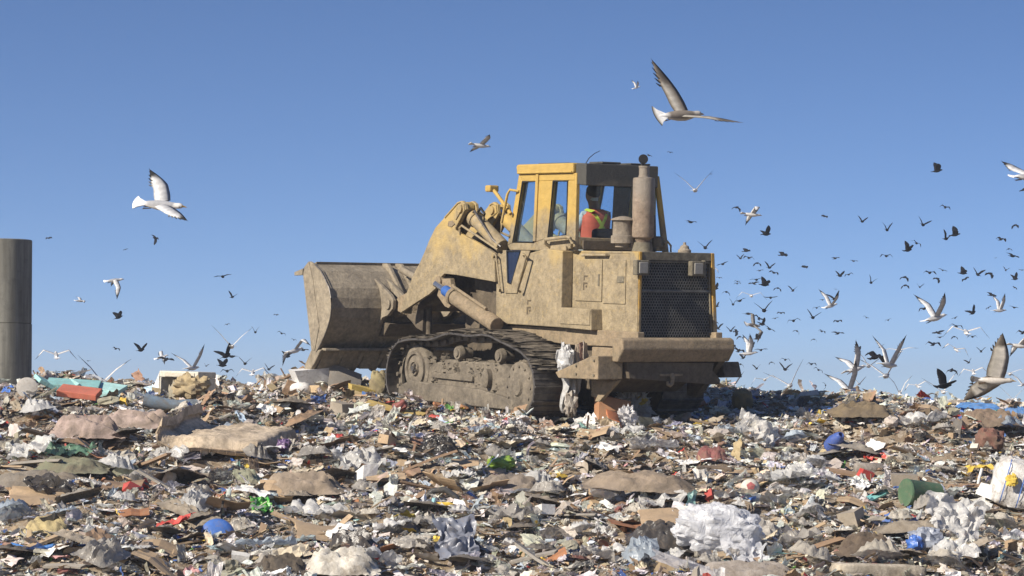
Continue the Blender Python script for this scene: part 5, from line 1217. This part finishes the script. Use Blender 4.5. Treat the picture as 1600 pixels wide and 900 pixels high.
# sheet and newspapers caught on the left track
def at_loader(u, v, w_): return LD.matrix_world @ Vector((u, v, w_))
r_s = empty('snagged_sheet', at_loader(-1.86, .95, .2)); tag(r_s, 'white sheet and printed paper snagged between the track and the step', 'plastic sheet'); LM.append(('snagged sheet', 883, 600))
vs = []; nu, nvv = 26, 14
for i in range(nu + 1):
    for k in range(nvv + 1):
        t_ = i / nu; v = .98 + .20 * (.5 - k / nvv) * (1.0 - .45 * t_) * 1.5 + .03 * math.sin(t_ * 9); w_ = .98 - .80 * t_
        u = -1.93 - .06 * math.sin(t_ * 3.2) + .05 * math.sin(k * 1.1 + t_ * 4) + .05 * noise.noise(Vector((v * 9, w_ * 7, 2)))
        p = at_loader(u, v + .02 * noise.noise(Vector((w_ * 8, v * 3, 5))), w_) - r_s.location; vs.append(p)
fs = [(i * (nvv + 1) + k, (i + 1) * (nvv + 1) + k, (i + 1) * (nvv + 1) + k + 1, i * (nvv + 1) + k + 1) for i in range(nu) for k in range(nvv)]
o = MB().add(vs, fs).build('draped_film', M['obj_film'], r_s, smooth=True); o.color = (.70, .69, .67, 1); s_m = o.modifiers.new('s', 'SOLIDIFY'); s_m.thickness = .006
q = lump_arr(.20, .26, .40, 2.3, .6, 91, 20, 28, 2); m = MB().add([tuple(at_loader(-1.97, 1.04, .84) - r_s.location + Vector(p)) for p in q[0]], q[1]); o = m.build('bunched_top', M['obj_film'], r_s, smooth=True); o.color = (.76, .76, .75, 1)
q = lump_arr(.19, .20, .34, 2.3, .7, 92, 20, 28, 2.4); m = MB().add([tuple(at_loader(-1.98, .97, .33) - r_s.location + Vector(p)) for p in q[0]], q[1]); o = m.build('trailing_end', M['obj_cloth'], r_s, smooth=True); o.color = (.48, .44, .39, 1)
for k, cl in enumerate(((.42, .34, .25), (.30, .17, .13), (.46, .40, .33))):
    q = sheet_arr(.12, .30, .02, 94 + k, 6); Rq = Euler((1.35, .15 * k, .5 + .25 * k)).to_matrix(); m = MB().add([tuple(at_loader(-1.98 - .015 * k, .83 - .03 * k, .93) - r_s.location + Rq @ Vector(p)) for p in q[0]], q[1]); o = m.build('newspaper', M['obj_matte'], r_s); o.color = (*cl, 1); s_m = o.modifiers.new('s', 'SOLIDIFY'); s_m.thickness = .006

# ---------------------------------------------------------------- lesser pieces, each an object, shapes shared
SH = {}
def share(key, arr, material, smooth):
    me = bpy.data.meshes.new(key); me.from_pydata(arr[0], [], arr[1]); me.materials.append(M[material])
    bm = bmesh.new(); bm.from_mesh(me); bmesh.ops.recalc_face_normals(bm, faces=bm.faces); bm.to_mesh(me); bm.free()
    if smooth:
        for q in me.polygons: q.use_smooth = True
        me.set_sharp_from_angle(angle=RAD(45))
    SH.setdefault(key, []).append((me, min(v[2] for v in arr[0])))
for k in range(6): share('plastic_bag', drape_arr(.44, .34, .12, 1000 + 7 * k, 22, 16, 1.5), 'obj_film', True)
for k in range(6): share('plastic_film', sheet_arr(.45, .30, .085, 1100 + k, 18, puff=True), 'obj_film', True)
for k in range(6): share('paper_sheet', sheet_arr(.28, .21, .06, 1200 + k, 7), 'obj_matte', False)
for k in range(7): share('cardboard_piece', card_arr(.36, .22, 1300 + k, .006, .35), 'obj_matte', False)
for k in range(5): share('plank', plank_arr(.60, .08, .025, 1400 + k), 'obj_matte', False)
for k in range(5): share('rag', drape_arr(.56, .34, .065, 1500 + 9 * k, 24, 16, 1.4), 'obj_cloth', True)
for k in range(4): share('bottle', bottle_arr(1600 + k, 14), 'obj_gloss', True)
for k in range(4): share('carton', box_arr(.22, .15, .12, 1700 + k), 'obj_matte', False)
spec = {   # name: (count, category, [(colour word, colour, weight)], scale range)
    'plastic_bag': (44, 'bag', [('white', WHITE, 5), ('grey', LGREY, 3), ('off-white', OFFW, 3), ('black', BLACK, 2), ('pale blue', BLUEW, 1)], (.5, 1.15)),
    'plastic_film': (44, 'plastic film', [('white', WHITE, 6), ('clear grey', LGREY, 3), ('bluish', BLUEW, 3), ('black', BLACK, 1)], (.5, 1.25)),
    'paper_sheet': (46, 'paper', [('white', WHITE, 6), ('cream', CREAM, 2), ('yellow', YELLOW, .35), ('red', RED, .35)], (.5, 1.2)),
    'cardboard_piece': (46, 'cardboard', [('brown', CARD, 5), ('tan', TAN, 4), ('dark brown', BROWN, 3), ('rusty', RUST, 1)], (.5, 1.3)),
    'plank': (34, 'plank', [('tan', TAN, 4), ('brown', BROWN, 4), ('grey', GREY, 2), ('dark', DBROWN, 2)], (.5, 1.2)),
    'rag': (32, 'rag', [('grey', GREY, 4), ('greyish tan', GREIGE, 5), ('dark', DGREY, 3), ('brown', BROWN, 2), ('maroon', MAROON, .3), ('off-white', OFFW, 2)], (.5, 1.2)),
    'bottle': (20, 'bottle', [('clear', BLUEW, 4), ('white', WHITE, 4), ('red', RED, 1), ('blue', BLUE, 1), ('green', GREEN, 1)], (.8, 1.2)),
    'carton': (14, 'carton', [('brown', CARD, 4), ('white', WHITE, 3), ('red', RED, .35), ('grey', GREIGE, 2)], (.6, 1.3)),
}
adj = {'plastic_bag': ('knotted', 'crumpled', 'torn'), 'plastic_film': ('crumpled', 'ragged', 'twisted'), 'paper_sheet': ('torn', 'creased', 'crumpled'), 'cardboard_piece': ('folded', 'torn', 'bent'), 'plank': ('splintered', 'broken', 'bare'),
       'rag': ('matted', 'crumpled', 'flattened'), 'bottle': ('crushed', 'dented', 'dirty'), 'carton': ('crushed', 'battered', 'squashed')}
rr = random.Random(77); taken = []; pend = []
def project(p):
    c, s = math.cos(PITCH), math.sin(PITCH); y = p.y * c + p.z * s; z = -p.y * s + p.z * c
    return 800 + F * p.x / y, 450 - F * z / y
for key, (cnt, cat, cols, sr) in spec.items():
    for _ in range(cnt):
        for tr in range(60):
            px, py = rr.uniform(8, 1592), 640 + 255 * rr.random() ** .9
            if all(abs(px - a) / 34 + abs(py - b) / 16 > 1 for a, b in taken) and all(abs(px - a) / 60 + abs(py - b) / 16 > 1 for _, a, b in LM) and not (590 < px < 1110 and py < 660): break
        taken.append((px, py)); word, col, _w = rr.choices(cols, [c[2] for c in cols])[0]
        me, zm = rr.choice(SH[key]); s = rr.uniform(*sr); p = ground_at(px, py)
        o = bpy.data.objects.new(key, me); C.objects.link(o); o.scale = (s, s, s); f = rr.uniform(.8, 1.08); o.color = (*[min(.85, c * f) for c in col], 1)
        if key in ('plank',): o.rotation_euler = (rr.uniform(-.3, .5), rr.uniform(-.5, .5), rr.uniform(-.8, .8))
        elif key in ('plastic_bag', 'rag', 'bottle', 'carton'): o.rotation_euler = (rr.uniform(-.25, .3), rr.uniform(-.3, .3), rr.uniform(0, 6.28))
        else: o.rotation_euler = (rr.uniform(-.1, .55), rr.uniform(-.3, .3), rr.uniform(-.5, .5) + rr.choice((0, math.pi)))
        o.location = (p.x, p.y, p.z + s * (.05 if key != 'bottle' else .04) + .025)
        near = sorted(LM, key=lambda L_: abs(L_[1] - px) + 2.2 * abs(L_[2] - py))[0]
        dx, dy = px - near[1], py - near[2]
        rel = ('left of' if dx < 0 else 'right of') if abs(dx) > 2.0 * abs(dy) else ('beyond' if dy < 0 else 'below')
        size = 'small' if s < .7 else ('large' if s > 1.0 else '')
        pend.append([o, (size + ' ' if size else '') + word + ' ' + rr.choice(adj[key]) + ' ' + {'plastic_bag': 'plastic bag', 'plastic_film': 'plastic film', 'paper_sheet': 'paper', 'cardboard_piece': 'piece of cardboard', 'plank': 'plank', 'rag': 'rag', 'bottle': 'bottle', 'carton': 'carton'}[key] + ' ' + rel + ' the ' + near[0], px, cat, {'plastic_bag': 'plastic bags in the trash', 'plastic_film': 'film scraps in the trash', 'paper_sheet': 'papers in the trash', 'cardboard_piece': 'cardboard in the trash', 'plank': 'planks in the trash', 'rag': 'rags in the trash', 'bottle': 'bottles in the trash', 'carton': 'cartons in the trash'}[key]])
ORD = ['leftmost', 'second from left', 'third from left', 'fourth from left', 'fifth from left', 'sixth from left', 'seventh from left', 'eighth from left', 'ninth from left', 'tenth from left']
def finish(pend):
    by = {}
    for q in pend: by.setdefault(q[1], []).append(q)
    for lab, qs in by.items():
        qs.sort(key=lambda q: q[2])
        for i, q in enumerate(qs):
            t = lab
            if len(qs) == 2: t = lab + (', the left one' if i == 0 else ', the right one')
            elif len(qs) > 2: t = lab + ', ' + (ORD[i] if i < len(qs) - 1 else 'rightmost')
            tag(q[0], t, q[3], q[4])
finish(pend)
# ---------------------------------------------------------------- birds
def bird_arr(h, up, wings, L_=.55, chord=.15, kind='gull', tailspread=.09, juv=False):
    """h: heading, up: back direction; wings: two (dir_inner, len_inner, dir_outer, len_outer). Returns verts, faces, colours"""
    h = Vector(h).normalized(); up = Vector(up); up = (up - h * up.dot(h)).normalized(); sd_ = up.cross(h)
    V, Fc, Cc = [], [], []
    if kind == 'gull':
        back, belly, tip, head, tail, bill = (.33, .33, .34), (.62, .60, .57), (.03, .03, .03), (.62, .60, .57), (.70, .69, .67), (.35, .22, .06)
        if juv: back, belly, head, tail = (.20, .17, .14), (.50, .46, .41), (.46, .42, .37), (.74, .73, .70)
    else: back = belly = tip = head = tail = bill = (.009, .009, .011)
    st = [(-.50, .004, .0), (-.36, .035, .0), (-.22, .075, -.005), (-.05, .105, -.012), (.12, .108, -.012), (.26, .080, .0), (.33, .062, .012), (.40, .062, .02), (.45, .05, .02), (.475, .022, .015), (.52, .014, .008), (.56, .003, -.002)]
    n = 12; k0 = 0
    for i, (x, r, zo) in enumerate(st):
        for k in range(n):
            t = 2 * math.pi * k / n; r_k = r * (1.3 if kind != 'gull' else 1); p = h * x * L_ + sd_ * math.cos(t) * r_k * L_ + up * (math.sin(t) * r_k * .92 + zo) * L_
            V.append(p); c = head if x > .28 else (back if math.sin(t) > .25 else belly)
            if x > .47: c = bill
            if x < -.3: c = tail
            Cc.append(c)
    for i in range(len(st) - 1):
        for k in range(n): Fc.append((i * n + k, i * n + (k + 1) % n, (i + 1) * n + (k + 1) % n, (i + 1) * n + k))
    # tail fan
    o = len(V); m = 7
    for lay in (0, 1):
        for j in range(3):
            for k in range(m):
                t = (k / (m - 1) - .5) * 2; x = -.30 - (.0, .15, .26)[j]; wd = (.06, .08 + tailspread * .5, .09 + tailspread * .95)[j]
                x2 = x + (.05 * t * t if j == 2 else 0)
                p = h * x2 * L_ + sd_ * t * wd * L_ + up * (.004 if lay else -.004)
                V.append(p); Cc.append((.04, .035, .03) if (juv and j == 2) else tail)
    for lay in (0, 1):
        for j in range(2):
            for k in range(m - 1): a = o + lay * 3 * m + j * m + k; Fc.append((a, a + 1, a + m + 1, a + m))
    for k in range(m - 1): a = o + 2 * m + k; Fc.append((a, a + 1, a + 1 + 3 * m, a + 3 * m))
    # wings
    for si, (d1, l1, d2, l2) in enumerate(wings):
        s = 1 if si == 0 else -1                           # first wing = left
        d1 = Vector(d1).normalized(); d2 = Vector(d2).normalized()
        root = sd_ * s * .07 * L_ + h * .10 * L_ + up * .04 * L_; wrist = root + d1 * l1
        secs = 12; o = len(V)
        for j in range(secs + 1):
            q = j / secs
            if q < .5: p = root.lerp(wrist, q * 2); d = d1
            else: p = wrist + d2 * l2 * (q - .5) * 2; d = d2
            w_ = .35 + .65 * 0; sm_ = min(1, max(0, (q - .3) / .4)); d = d1.lerp(d2, sm_).normalized()
            ch = chord * (1.05, 1.08, 1.1, 1.08, 1.02, .98, .95, .90, .80, .66, .50, .32, .10)[j]
            if kind != 'gull': ch = chord * (1.1, 1.15, 1.15, 1.12, 1.1, 1.1, 1.1, 1.08, 1.02, .95, .8, .6, .3)[j]
            cd = (h - d * h.dot(d)); cd = cd.normalized() if cd.length > .15 else up
            nrm = d.cross(cd) * (1 if si == 1 else -1)
            if nrm.dot(up) < 0 and abs(nrm.dot(up)) > .3: nrm = -nrm
            nrm.normalize()
            sw = -.012 * abs(q - .45) * 4
            lead = p + cd * (ch * .42 + sw); trail = p - cd * ch * .58
            for (f, hgt, top) in ((0, 0, 1), (.3, .016, 1), (.7, .010, 1), (1, 0, 1), (.7, -.002, 0), (.3, -.006, 0)):
                V.append(lead.lerp(trail, f) + nrm * hgt * (1.15 - q))
                if kind == 'gull':
                    c = back if top else (.46, .44, .41)
                    if juv: c = ((.17, .14, .11) if top else (.50, .46, .41)) if f < .65 else (.42, .39, .34)
                    if f > .65 and not juv: c = (.62, .61, .60)
                    if f == 1 and juv: c = (.06, .05, .04)
                    if q > .80: c = tip
                    elif q > .68 and f < .5: c = tuple(.5 * (a_ + b_) for a_, b_ in zip(c, tip))
                    if juv and q > (.60 if top else .70): c = (.06, .05, .042) if f < .65 else (.14, .12, .10)
                else: c = back
                if kind == 'gull' and f >= .3 and j % 2: c = tuple(v * .84 for v in c)
                Cc.append(c)
            if j == secs: pass
        for j in range(secs):
            for k in range(6): a = o + j * 6; Fc.append((a + k, a + (k + 1) % 6, a + 6 + (k + 1) % 6, a + 6 + k))
        a = o + secs * 6; Fc.append(tuple(a + k for k in range(6)))
        # separate wing tip feathers
        tipc = tip
        for k in range(5 if kind == 'gull' else 6):
            f = .1 + .16 * k; q = .80 - k * .05 if kind == 'gull' else .90 - k * .07
            p = wrist + d2 * l2 * (q - .5) * 2; Lf = (.30 - .035 * k) * l2
            cd = (h - d2 * h.dot(d2)); cd = cd.normalized() if cd.length > .15 else up
            b0 = p - cd * chord * (.10 + .10 * k); e = b0 + (d2 * .95 - cd * (.12 + .13 * k)).normalized() * Lf; o2 = len(V); wf = chord * .10
            V += [b0 + cd * wf, e + cd * wf * .2, e - cd * wf * .3, b0 - cd * wf, b0 + up * .004]; Cc += [tipc] * 5 if (k < 3 or kind != 'gull' or juv) else [(.25, .25, .25)] * 5
            Fc += [(o2, o2 + 1, o2 + 2, o2 + 3), (o2, o2 + 4, o2 + 1), (o2 + 3, o2 + 2, o2 + 4)]
    if kind == 'gull' and L_ > .3:                          # eyes and trailing feet
        for s in (1, -1):
            q = lump_arr(.012, .012, .012, 2, 0, 1, 4, 6); o2 = len(V); V += [h * .415 * L_ + sd_ * s * .056 * L_ + up * .035 * L_ + Vector(p) for p in q[0]]; Fc += [tuple(i + o2 for i in f) for f in q[1]]; Cc += [(.02, .02, .02)] * len(q[0])
            o2 = len(V); a_ = -h * .18 * L_ + sd_ * s * .03 * L_ - up * .08 * L_; b_ = -h * .36 * L_ + sd_ * s * .03 * L_ - up * .11 * L_
            V += [a_ + up * .006, a_ - up * .006, b_ - up * .005 + sd_ * .014, b_ + up * .005, b_ - sd_ * .014]; Fc += [(o2, o2 + 1, o2 + 2, o2 + 3), (o2, o2 + 3, o2 + 4, o2 + 1)]; Cc += [(.30, .22, .16)] * 5
    return V, Fc, Cc
def bird_mesh(name, arr):
    V, Fc, Cc = arr; me = bpy.data.meshes.new(name); me.from_pydata([tuple(v) for v in V], [], Fc)
    at2 = me.color_attributes.new('col', 'FLOAT_COLOR', 'POINT'); at2.data.foreach_set('color', np.array([(*c, 1) for c in Cc], np.float32).reshape(-1))
    for p in me.polygons: p.use_smooth = True
    bm = bmesh.new(); bm.from_mesh(me); bmesh.ops.recalc_face_normals(bm, faces=bm.faces); bm.to_mesh(me); bm.free()
    me.materials.append(M['bird']); return me
def w2(a1, a2, sw1=.1, sw2=-.25, l=.31, ratio=1.15):
    """symmetric wing pair in the body frame (x forward, y left, z up); angles in degrees"""
    out = []
    for s in (1, -1):
        d1 = (sw1, s * math.cos(RAD(a1)), math.sin(RAD(a1))); d2 = (sw2, s * math.cos(RAD(a2)), math.sin(RAD(a2))); out.append((d1, l, d2, l * ratio))
    return out
POSE = {'V': (48, 42), 'U': (65, 50), 'G': (12, -6), 'M': (18, -48), 'D': (-25, -60), 'F': (4, 8)}
PW = {'V': 'wings in V', 'U': 'wings high', 'G': 'gliding', 'M': 'wings arched', 'D': 'wings down', 'F': 'wings level'}
BM = {}
for p_, (a1, a2) in POSE.items():
    BM['gull', p_] = bird_mesh('gull', bird_arr((1, 0, 0), (0, 0, 1), w2(a1, a2), .55, .15, 'gull'))
    BM['juv', p_] = bird_mesh('gull', bird_arr((1, 0, 0), (0, 0, 1), w2(a1, a2), .55, .15, 'gull', juv=True))
    BM['crow', p_] = bird_mesh('black_bird', bird_arr((1, 0, 0), (0, 0, 1), w2(a1, a2, .12, -.3, .155, 1.1), .40, .19, 'crow'))
def cell(px, py):
    cols = [(60, 'by the concrete pipe'), (240, 'above the foam boards'), (335, 'over the white cabinet'), (420, 'above the mattress'), (620, 'left of the bucket'), (900, 'above the bucket'), (1095, 'over the cab'), (1150, 'right of the loader'), (1200, 'right of the grille'), (1250, 'above the black slab'), (1320, 'right of the black slab'), (1380, 'over the straw heap'), (1440, 'left of the blue tarp'), (1500, 'over the blue tarp'), (1555, 'above the striped sack'), (1700, 'at the right edge')]
    rows = [(260, 'high'), (345, 'upper sky'), (400, 'mid sky'), (450, 'just above mid sky') if 0 else (445, 'middle height'), (500, 'lower sky'), (545, 'low'), (585, 'very low'), (700, 'lowest')]
    return next(r for l, r in rows if py < l), next(c for l, c in cols if px < l)
# px, py, span in px, species, pose, yaw (deg, 0 = flying right, 90 = away), bank
BL = [
 (76,372,11,'crow','M',70,10),(243,372,16,'crow','D',100,60),(196,390,8,'crow','M',90,0),(178,438,30,'gull','D',15,25),(125,470,18,'gull','G',20,15),(185,496,18,'crow','V',70,-10),
 (181,545,13,'crow','M',80,0),(220,547,22,'crow','V',80,-15),(259,562,26,'crow','G',70,15),(252,558,22,'gull','M',20,20),(88,555,60,'gull','M',95,0),(138,564,8,'crow','G',70,0),(160,597,74,'gull','V',90,4),(300,575,55,'gull','V',70,-12),
 (348,432,24,'crow','G',60,-8),(363,464,15,'crow','V',75,0),(355,507,9,'crow','M',90,0),(399,519,12,'crow','U',80,0),(432,492,9,'crow','M',90,0),(440,521,14,'crow','M',75,10),(459,531,10,'crow','M',85,0),
 (362,541,58,'gull','V',92,2),(353,556,30,'crow','V',80,-12),(347,571,16,'crow','V',40,0),(362,557,14,'crow','F',30,0),(383,568,20,'crow','V',88,0),(355,580,20,'crow','M',70,15),(344,599,26,'gull','V',90,3),(322,572,8,'crow','V',80,0),(395,582,50,'gull','M',100,-3),(420,577,16,'crow','V',85,0),(448,557,18,'crow','V',80,6),(460,548,44,'gull','M',40,-25),(474,547,20,'crow','G',80,0),
 (994,137,14,'gull','V',30,10),(750,227,38,'gull','G',30,-15),(1047,238,9,'crow','M',90,0),(1014,243,12,'crow','G',70,8),(1086,297,54,'gull','V',92,-3),(1111,272,9,'crow','G',80,0),(1079,347,20,'crow','G',60,25),
 (1151,324,11,'crow','D',50,20),(1288,338,11,'crow','M',60,0),(1197,366,18,'crow','V',60,-15),(1347,346,14,'crow','V',60,10),(1102,387,22,'crow','V',80,0),(1166,392,12,'crow','F',20,10),(1170,403,16,'crow','M',70,20),(1183,411,10,'crow','D',30,0),(1223,398,13,'crow','G',20,20),(1257,417,11,'crow','M',50,0),(1334,408,9,'crow','G',40,0),
 (1202,418,17,'crow','V',85,-5),(1209,426,14,'crow','M',60,15),(1124,434,9,'crow','M',80,0),(1182,437,22,'crow','G',80,5),(1152,440,10,'crow','M',85,0),(1312,431,15,'crow','V',75,0),(1326,429,12,'crow','M',60,0),(1174,335,32,'gull','M',15,-15),(1116,419,14,'gull','D',60,10),
 (1464,267,16,'crow','U',25,10),(1477,324,13,'crow','M',50,20),(1442,351,16,'crow','V',50,20),(1386,359,15,'crow','U',40,0),(1478,373,16,'crow','U',50,10),(1492,367,15,'crow','U',20,25),(1432,380,15,'crow','M',60,15),(1418,391,16,'crow','U',60,10),(1385,400,19,'crow','M',75,12),(1585,352,11,'crow','D',60,0),(1564,374,15,'crow','M',60,18),(1576,389,10,'crow','D',80,0),(1582,400,14,'crow','G',15,20),(1413,433,11,'crow','D',50,0),(1453,426,20,'crow','M',85,15),(1464,435,10,'crow','D',30,20),(1504,427,13,'crow','V',30,15),(1508,436,12,'crow','M',60,-10),(1528,429,19,'crow','V',80,-5),(1546,427,13,'crow','D',60,15),(1586,436,12,'crow','U',60,0),(1597,422,10,'crow','F',60,0),(1556,403,6,'crow','G',60,0),
 (1118,451,11,'crow','V',50,-15),(1135,456,13,'crow','D',80,0),(1152,443,11,'crow','M',80,10),(1178,443,18,'crow','G',80,0),(1194,445,17,'crow','V',55,10),(1215,450,12,'crow','D',80,0),(1239,454,15,'crow','V',80,-5),(1174,462,44,'gull','M',92,2),(1156,470,22,'crow','G',85,-5),(1204,465,22,'crow','F',85,0),(1194,485,27,'crow','V',80,-5),(1220,489,13,'crow','M',85,-10),(1276,481,14,'crow','M',85,-5),(1297,478,28,'gull','V',20,10),(1270,496,22,'crow','V',88,0),(1240,501,21,'crow','M',85,5),(1306,452,8,'crow','F',70,0),(1304,467,21,'crow','V',85,-12),(1309,521,21,'crow','G',80,10),(1272,530,9,'crow','D',88,0),
 (1176,508,40,'juv','M',45,50),(1186,498,19,'crow','M',80,20),(1191,507,14,'crow','V',60,-10),(1202,514,20,'crow','G',70,15),(1112,491,30,'crow','U',60,-20),(1122,513,12,'crow','U',70,0),(1142,517,14,'crow','V',75,-5),(1150,518,10,'crow','D',60,50),(1156,526,10,'crow','D',75,0),(1183,529,11,'crow','V',20,20),(1112,515,14,'crow','G',80,-10),(1114,531,10,'crow','M',85,0),(1154,548,20,'crow','M',80,8),(1169,552,30,'gull','U',15,0),(1189,547,21,'crow','G',85,3),(1206,566,9,'crow','D',88,0),(1227,562,14,'crow','M',60,10),(1145,569,14,'crow','M',85,-15),(1157,569,12,'crow','D',70,0),(1227,577,20,'crow','V',80,-10),(1195,593,42,'gull','M',95,-10),(1234,602,56,'gull','V',70,-18),(1268,569,15,'crow','M',75,10),(1279,578,15,'crow','M',75,18),(1290,602,9,'crow','D',60,60),(1140,610,48,'gull','V',80,-8),(1335,577,42,'gull','V',20,-20),(1325,610,52,'gull','V',45,-15),(1122,589,10,'crow','M',80,15),(1147,615,10,'crow','M',80,0),
 (1549,461,18,'crow','G',60,8),(1520,489,15,'crow','V',40,-10),(1460,497,46,'gull','V',35,0),(1561,485,26,'gull','U',15,0),(1494,510,22,'crow','M',85,0),(1510,519,66,'gull','M',95,2),(1466,520,22,'crow','F',85,0),(1469,527,15,'crow','G',80,0),(1458,538,24,'crow','M',88,5),(1494,546,42,'gull','M',100,15),(1376,542,12,'crow','V',70,0),(1406,548,54,'gull','G',88,-3),(1367,558,34,'crow','M',70,15),(1388,570,46,'gull','U',40,0),(1357,572,36,'gull','V',60,10),(1384,587,66,'gull','V',80,-12),(1434,603,42,'gull','M',90,-10),(1474,603,34,'crow','V',60,20),(1474,612,52,'gull','V',85,-12),(1406,614,34,'gull','U',80,0),(1521,581,44,'gull','M',90,-5),(1578,584,60,'gull','G',85,-8),(1592,540,36,'gull','M',20,-15),(1598,601,30,'gull','V',60,0),(1583,624,40,'gull','V',85,0),(1598,520,16,'crow','M',50,0),(1598,297,10,'crow','G',30,0),(1342,600,20,'gull','V',60,0),
]
bp_ = []; rb_ = random.Random(3)
for _ in range(60):
    q_ = rb_.random(); px_ = 1115 + 480 * rb_.random() ** 1.7; py_ = 400 + 185 * rb_.random()
    if all(abs(px_ - b[0]) + abs(py_ - b[1]) > 13 for b in BL): BL.append((px_, py_, rb_.uniform(8, 15), 'crow', rb_.choice('VUMMDG'), rb_.uniform(40, 110), rb_.uniform(-15, 15)))
for (px, py, span, kd, ps, yaw, bank) in BL:
    real = .70 if kd == 'crow' else 1.36
    sn = abs(math.sin(RAD(yaw))); a1, a2 = POSE[ps]
    hor = (math.cos(RAD(a1)) + math.cos(RAD(a2)) * 1.1) / 2.1; ver = abs(math.sin(RAD(a1)) + math.sin(RAD(a2))) / 2.1
    vis = max(real * hor * sn, (.38 if kd == 'crow' else .6), real * .5 * ver)
    Yd = min(420, F * vis / (span * (1.06 if kd == 'crow' else 1.08)))
    lim = 72000 / max(60, 636 - py); k_ = min(1, lim / Yd); Yd *= k_
    o = bpy.data.objects.new('black_bird' if kd == 'crow' else 'gull', BM[kd, ps]); C.objects.link(o)
    Rm = Matrix.Rotation(RAD(yaw + rb_.uniform(-1, 1) * (32 if kd == 'crow' else 12)), 4, 'Z') @ Matrix.Rotation(RAD(-rb_.uniform(-8, 18)), 4, 'Y') @ Matrix.Rotation(RAD(bank + (rb_.uniform(-18, 18) if kd == 'crow' else 0)), 4, 'X')
    o.matrix_world = Matrix.Translation(at(px, py, Yd)) @ Rm @ Matrix.Scale(k_, 4)
    rw_, cl_ = cell(px, py)
    sz = 'tiny ' if span < 12 else ('large ' if span > 44 and kd != 'crow' else '')
    nm = {'crow': 'black bird', 'gull': 'pale gull', 'juv': 'brown gull'}[kd]
    bp_.append([o, f'{sz}{nm}, {PW[ps]}, {rw_} {cl_}', px, 'gull' if kd != 'crow' else 'black bird', 'gulls over the landfill' if kd != 'crow' else 'flock of black birds over the landfill'])
finish(bp_)
# the three near gulls, and the one entering at the right
def big(px, py, Yd, lab, **k):
    o = bpy.data.objects.new('gull', bird_mesh('gull', bird_arr(**k))); C.objects.link(o); o.location = at(px, py, Yd); tag(o, lab, 'gull', 'gulls over the landfill')
big(1062, 180, 30, 'largest gull, mottled brown with dark banded tail, banking high above the exhaust', h=(.86, .50, .08), up=(-.1, -.86, .50), L_=.56, chord=.19, juv=True, tailspread=.17,
    wings=[((-.42, .35, .80), .27, (-.47, .18, .82), .42), ((.90, -.55, -.10), .27, (.96, -.15, -.16), .36)])
big(250, 320, 30, 'large white gull with grey back and raised wing, high on the left', h=(.97, -.12, -.10), up=(-.12, -.62, .78), L_=.52, chord=.17, tailspread=.14,
    wings=[((-.25, .55, .78), .22, (-.50, .45, .74), .27), ((.45, -.72, -.30), .22, (.62, -.60, -.34), .30)])
big(1552, 594, 35, 'big pale gull with one broad wing upright, low near the right edge', h=(.97, -.20, -.06), up=(.05, .45, .88), L_=.50, chord=.23, juv=True,
    wings=[((-.55, .6, -.35), .24, (-.72, .35, -.55), .30), ((.12, -.40, .88), .28, (.05, -.25, .96), .30)])
big(1606, 276, 38, 'pale gull cut off by the right edge high in the sky', h=(.9, .3, 0), up=(0, -.3, .95), L_=.5, chord=.15,
    wings=[((-.7, .4, .35), .22, (-.8, .1, .50), .22), ((.8, -.3, .2), .25, (.9, 0, .1), .25)])
# birds standing on the crest
def standing(px, py, Yd, kd, col, lab, s=1.0):
    m = MB(); q = lump_arr(.30, .13, .14, 2.1, .1, 5, 12, 16); Rr = Euler((0, -.9, 0)).to_matrix(); vs = [Rr @ Vector(p) + Vector((0, 0, .17)) for p in q[0]]
    m.add(vs, q[1]); q = lump_arr(.085, .075, .08, 2, .05, 4, 10, 12); m.add([Vector(p) + Vector((.085, 0, .34)) for p in q[0]], q[1])
    m.cyl((.12, 0, .335), (.18, 0, .325), .013, .003, 8); m.tube([(.07, 0, .25), (.08, 0, .33)], [.05, .035], 10); m.tube([(-.06, 0, .12), (-.16, 0, .0)], [.04, .015], 8)
    for y in (.03, -.03): m.tube([(.0, y, .10), (.01, y, 0)], .006, 6); m.box((.025, y, .002), (.05, .03, .005))
    o = m.build('gull' if kd == 'gull' else 'black_bird', M['bird'], None, smooth=True)
    a = o.data.color_attributes.new('col', 'FLOAT_COLOR', 'POINT'); a.data.foreach_set('color', np.tile(np.array([*col, 1], np.float32), len(o.data.vertices)))
    o.scale = (s,) * 3; o.location = at(px, py, Yd); o.rotation_euler = (0, 0, rb_.uniform(2.4, 3.6)); tag(o, lab, 'gull' if kd == 'gull' else 'black bird')
    return o
standing(1344, 626, 44.5, 'gull', (.22, .17, .13), 'brown young gull standing on the straw heap', .62)
standing(1383, 634, 44.5, 'crow', (.02, .02, .02), 'black bird standing on the right end of the straw heap', .6)
standing(1592, 641, 44.5, 'gull', (.72, .72, .70), 'white gull standing on the blue tarp end at right', .5)
standing(1300, 640, 44.5, 'gull', (.72, .72, .70), 'white gull standing on the crest left of the straw heap', .42)

# ---------------------------------------------------------------- dusty air over the tip
hz = MB().b2(-1300, 1300, -300, 1250, -40, 18).build('haze', M['soil'])
hz.data.materials.clear(); hm_ = bpy.data.materials.new('dusty_air'); hm_.use_nodes = True; hn = hm_.node_tree; hn.nodes.clear()
ho = hn.nodes.new('ShaderNodeOutputMaterial'); pv = hn.nodes.new('ShaderNodeVolumePrincipled'); pv.inputs['Color'].default_value = (0.86, 0.92, 1.0, 1); pv.inputs['Density'].default_value = 0.0008; pv.inputs['Anisotropy'].default_value = 0.2
hn.links.new(pv.outputs[0], ho.inputs['Volume']); hz.data.materials.append(hm_); tag(hz, 'thin dusty haze hanging over the landfill', 'haze', kind='stuff')
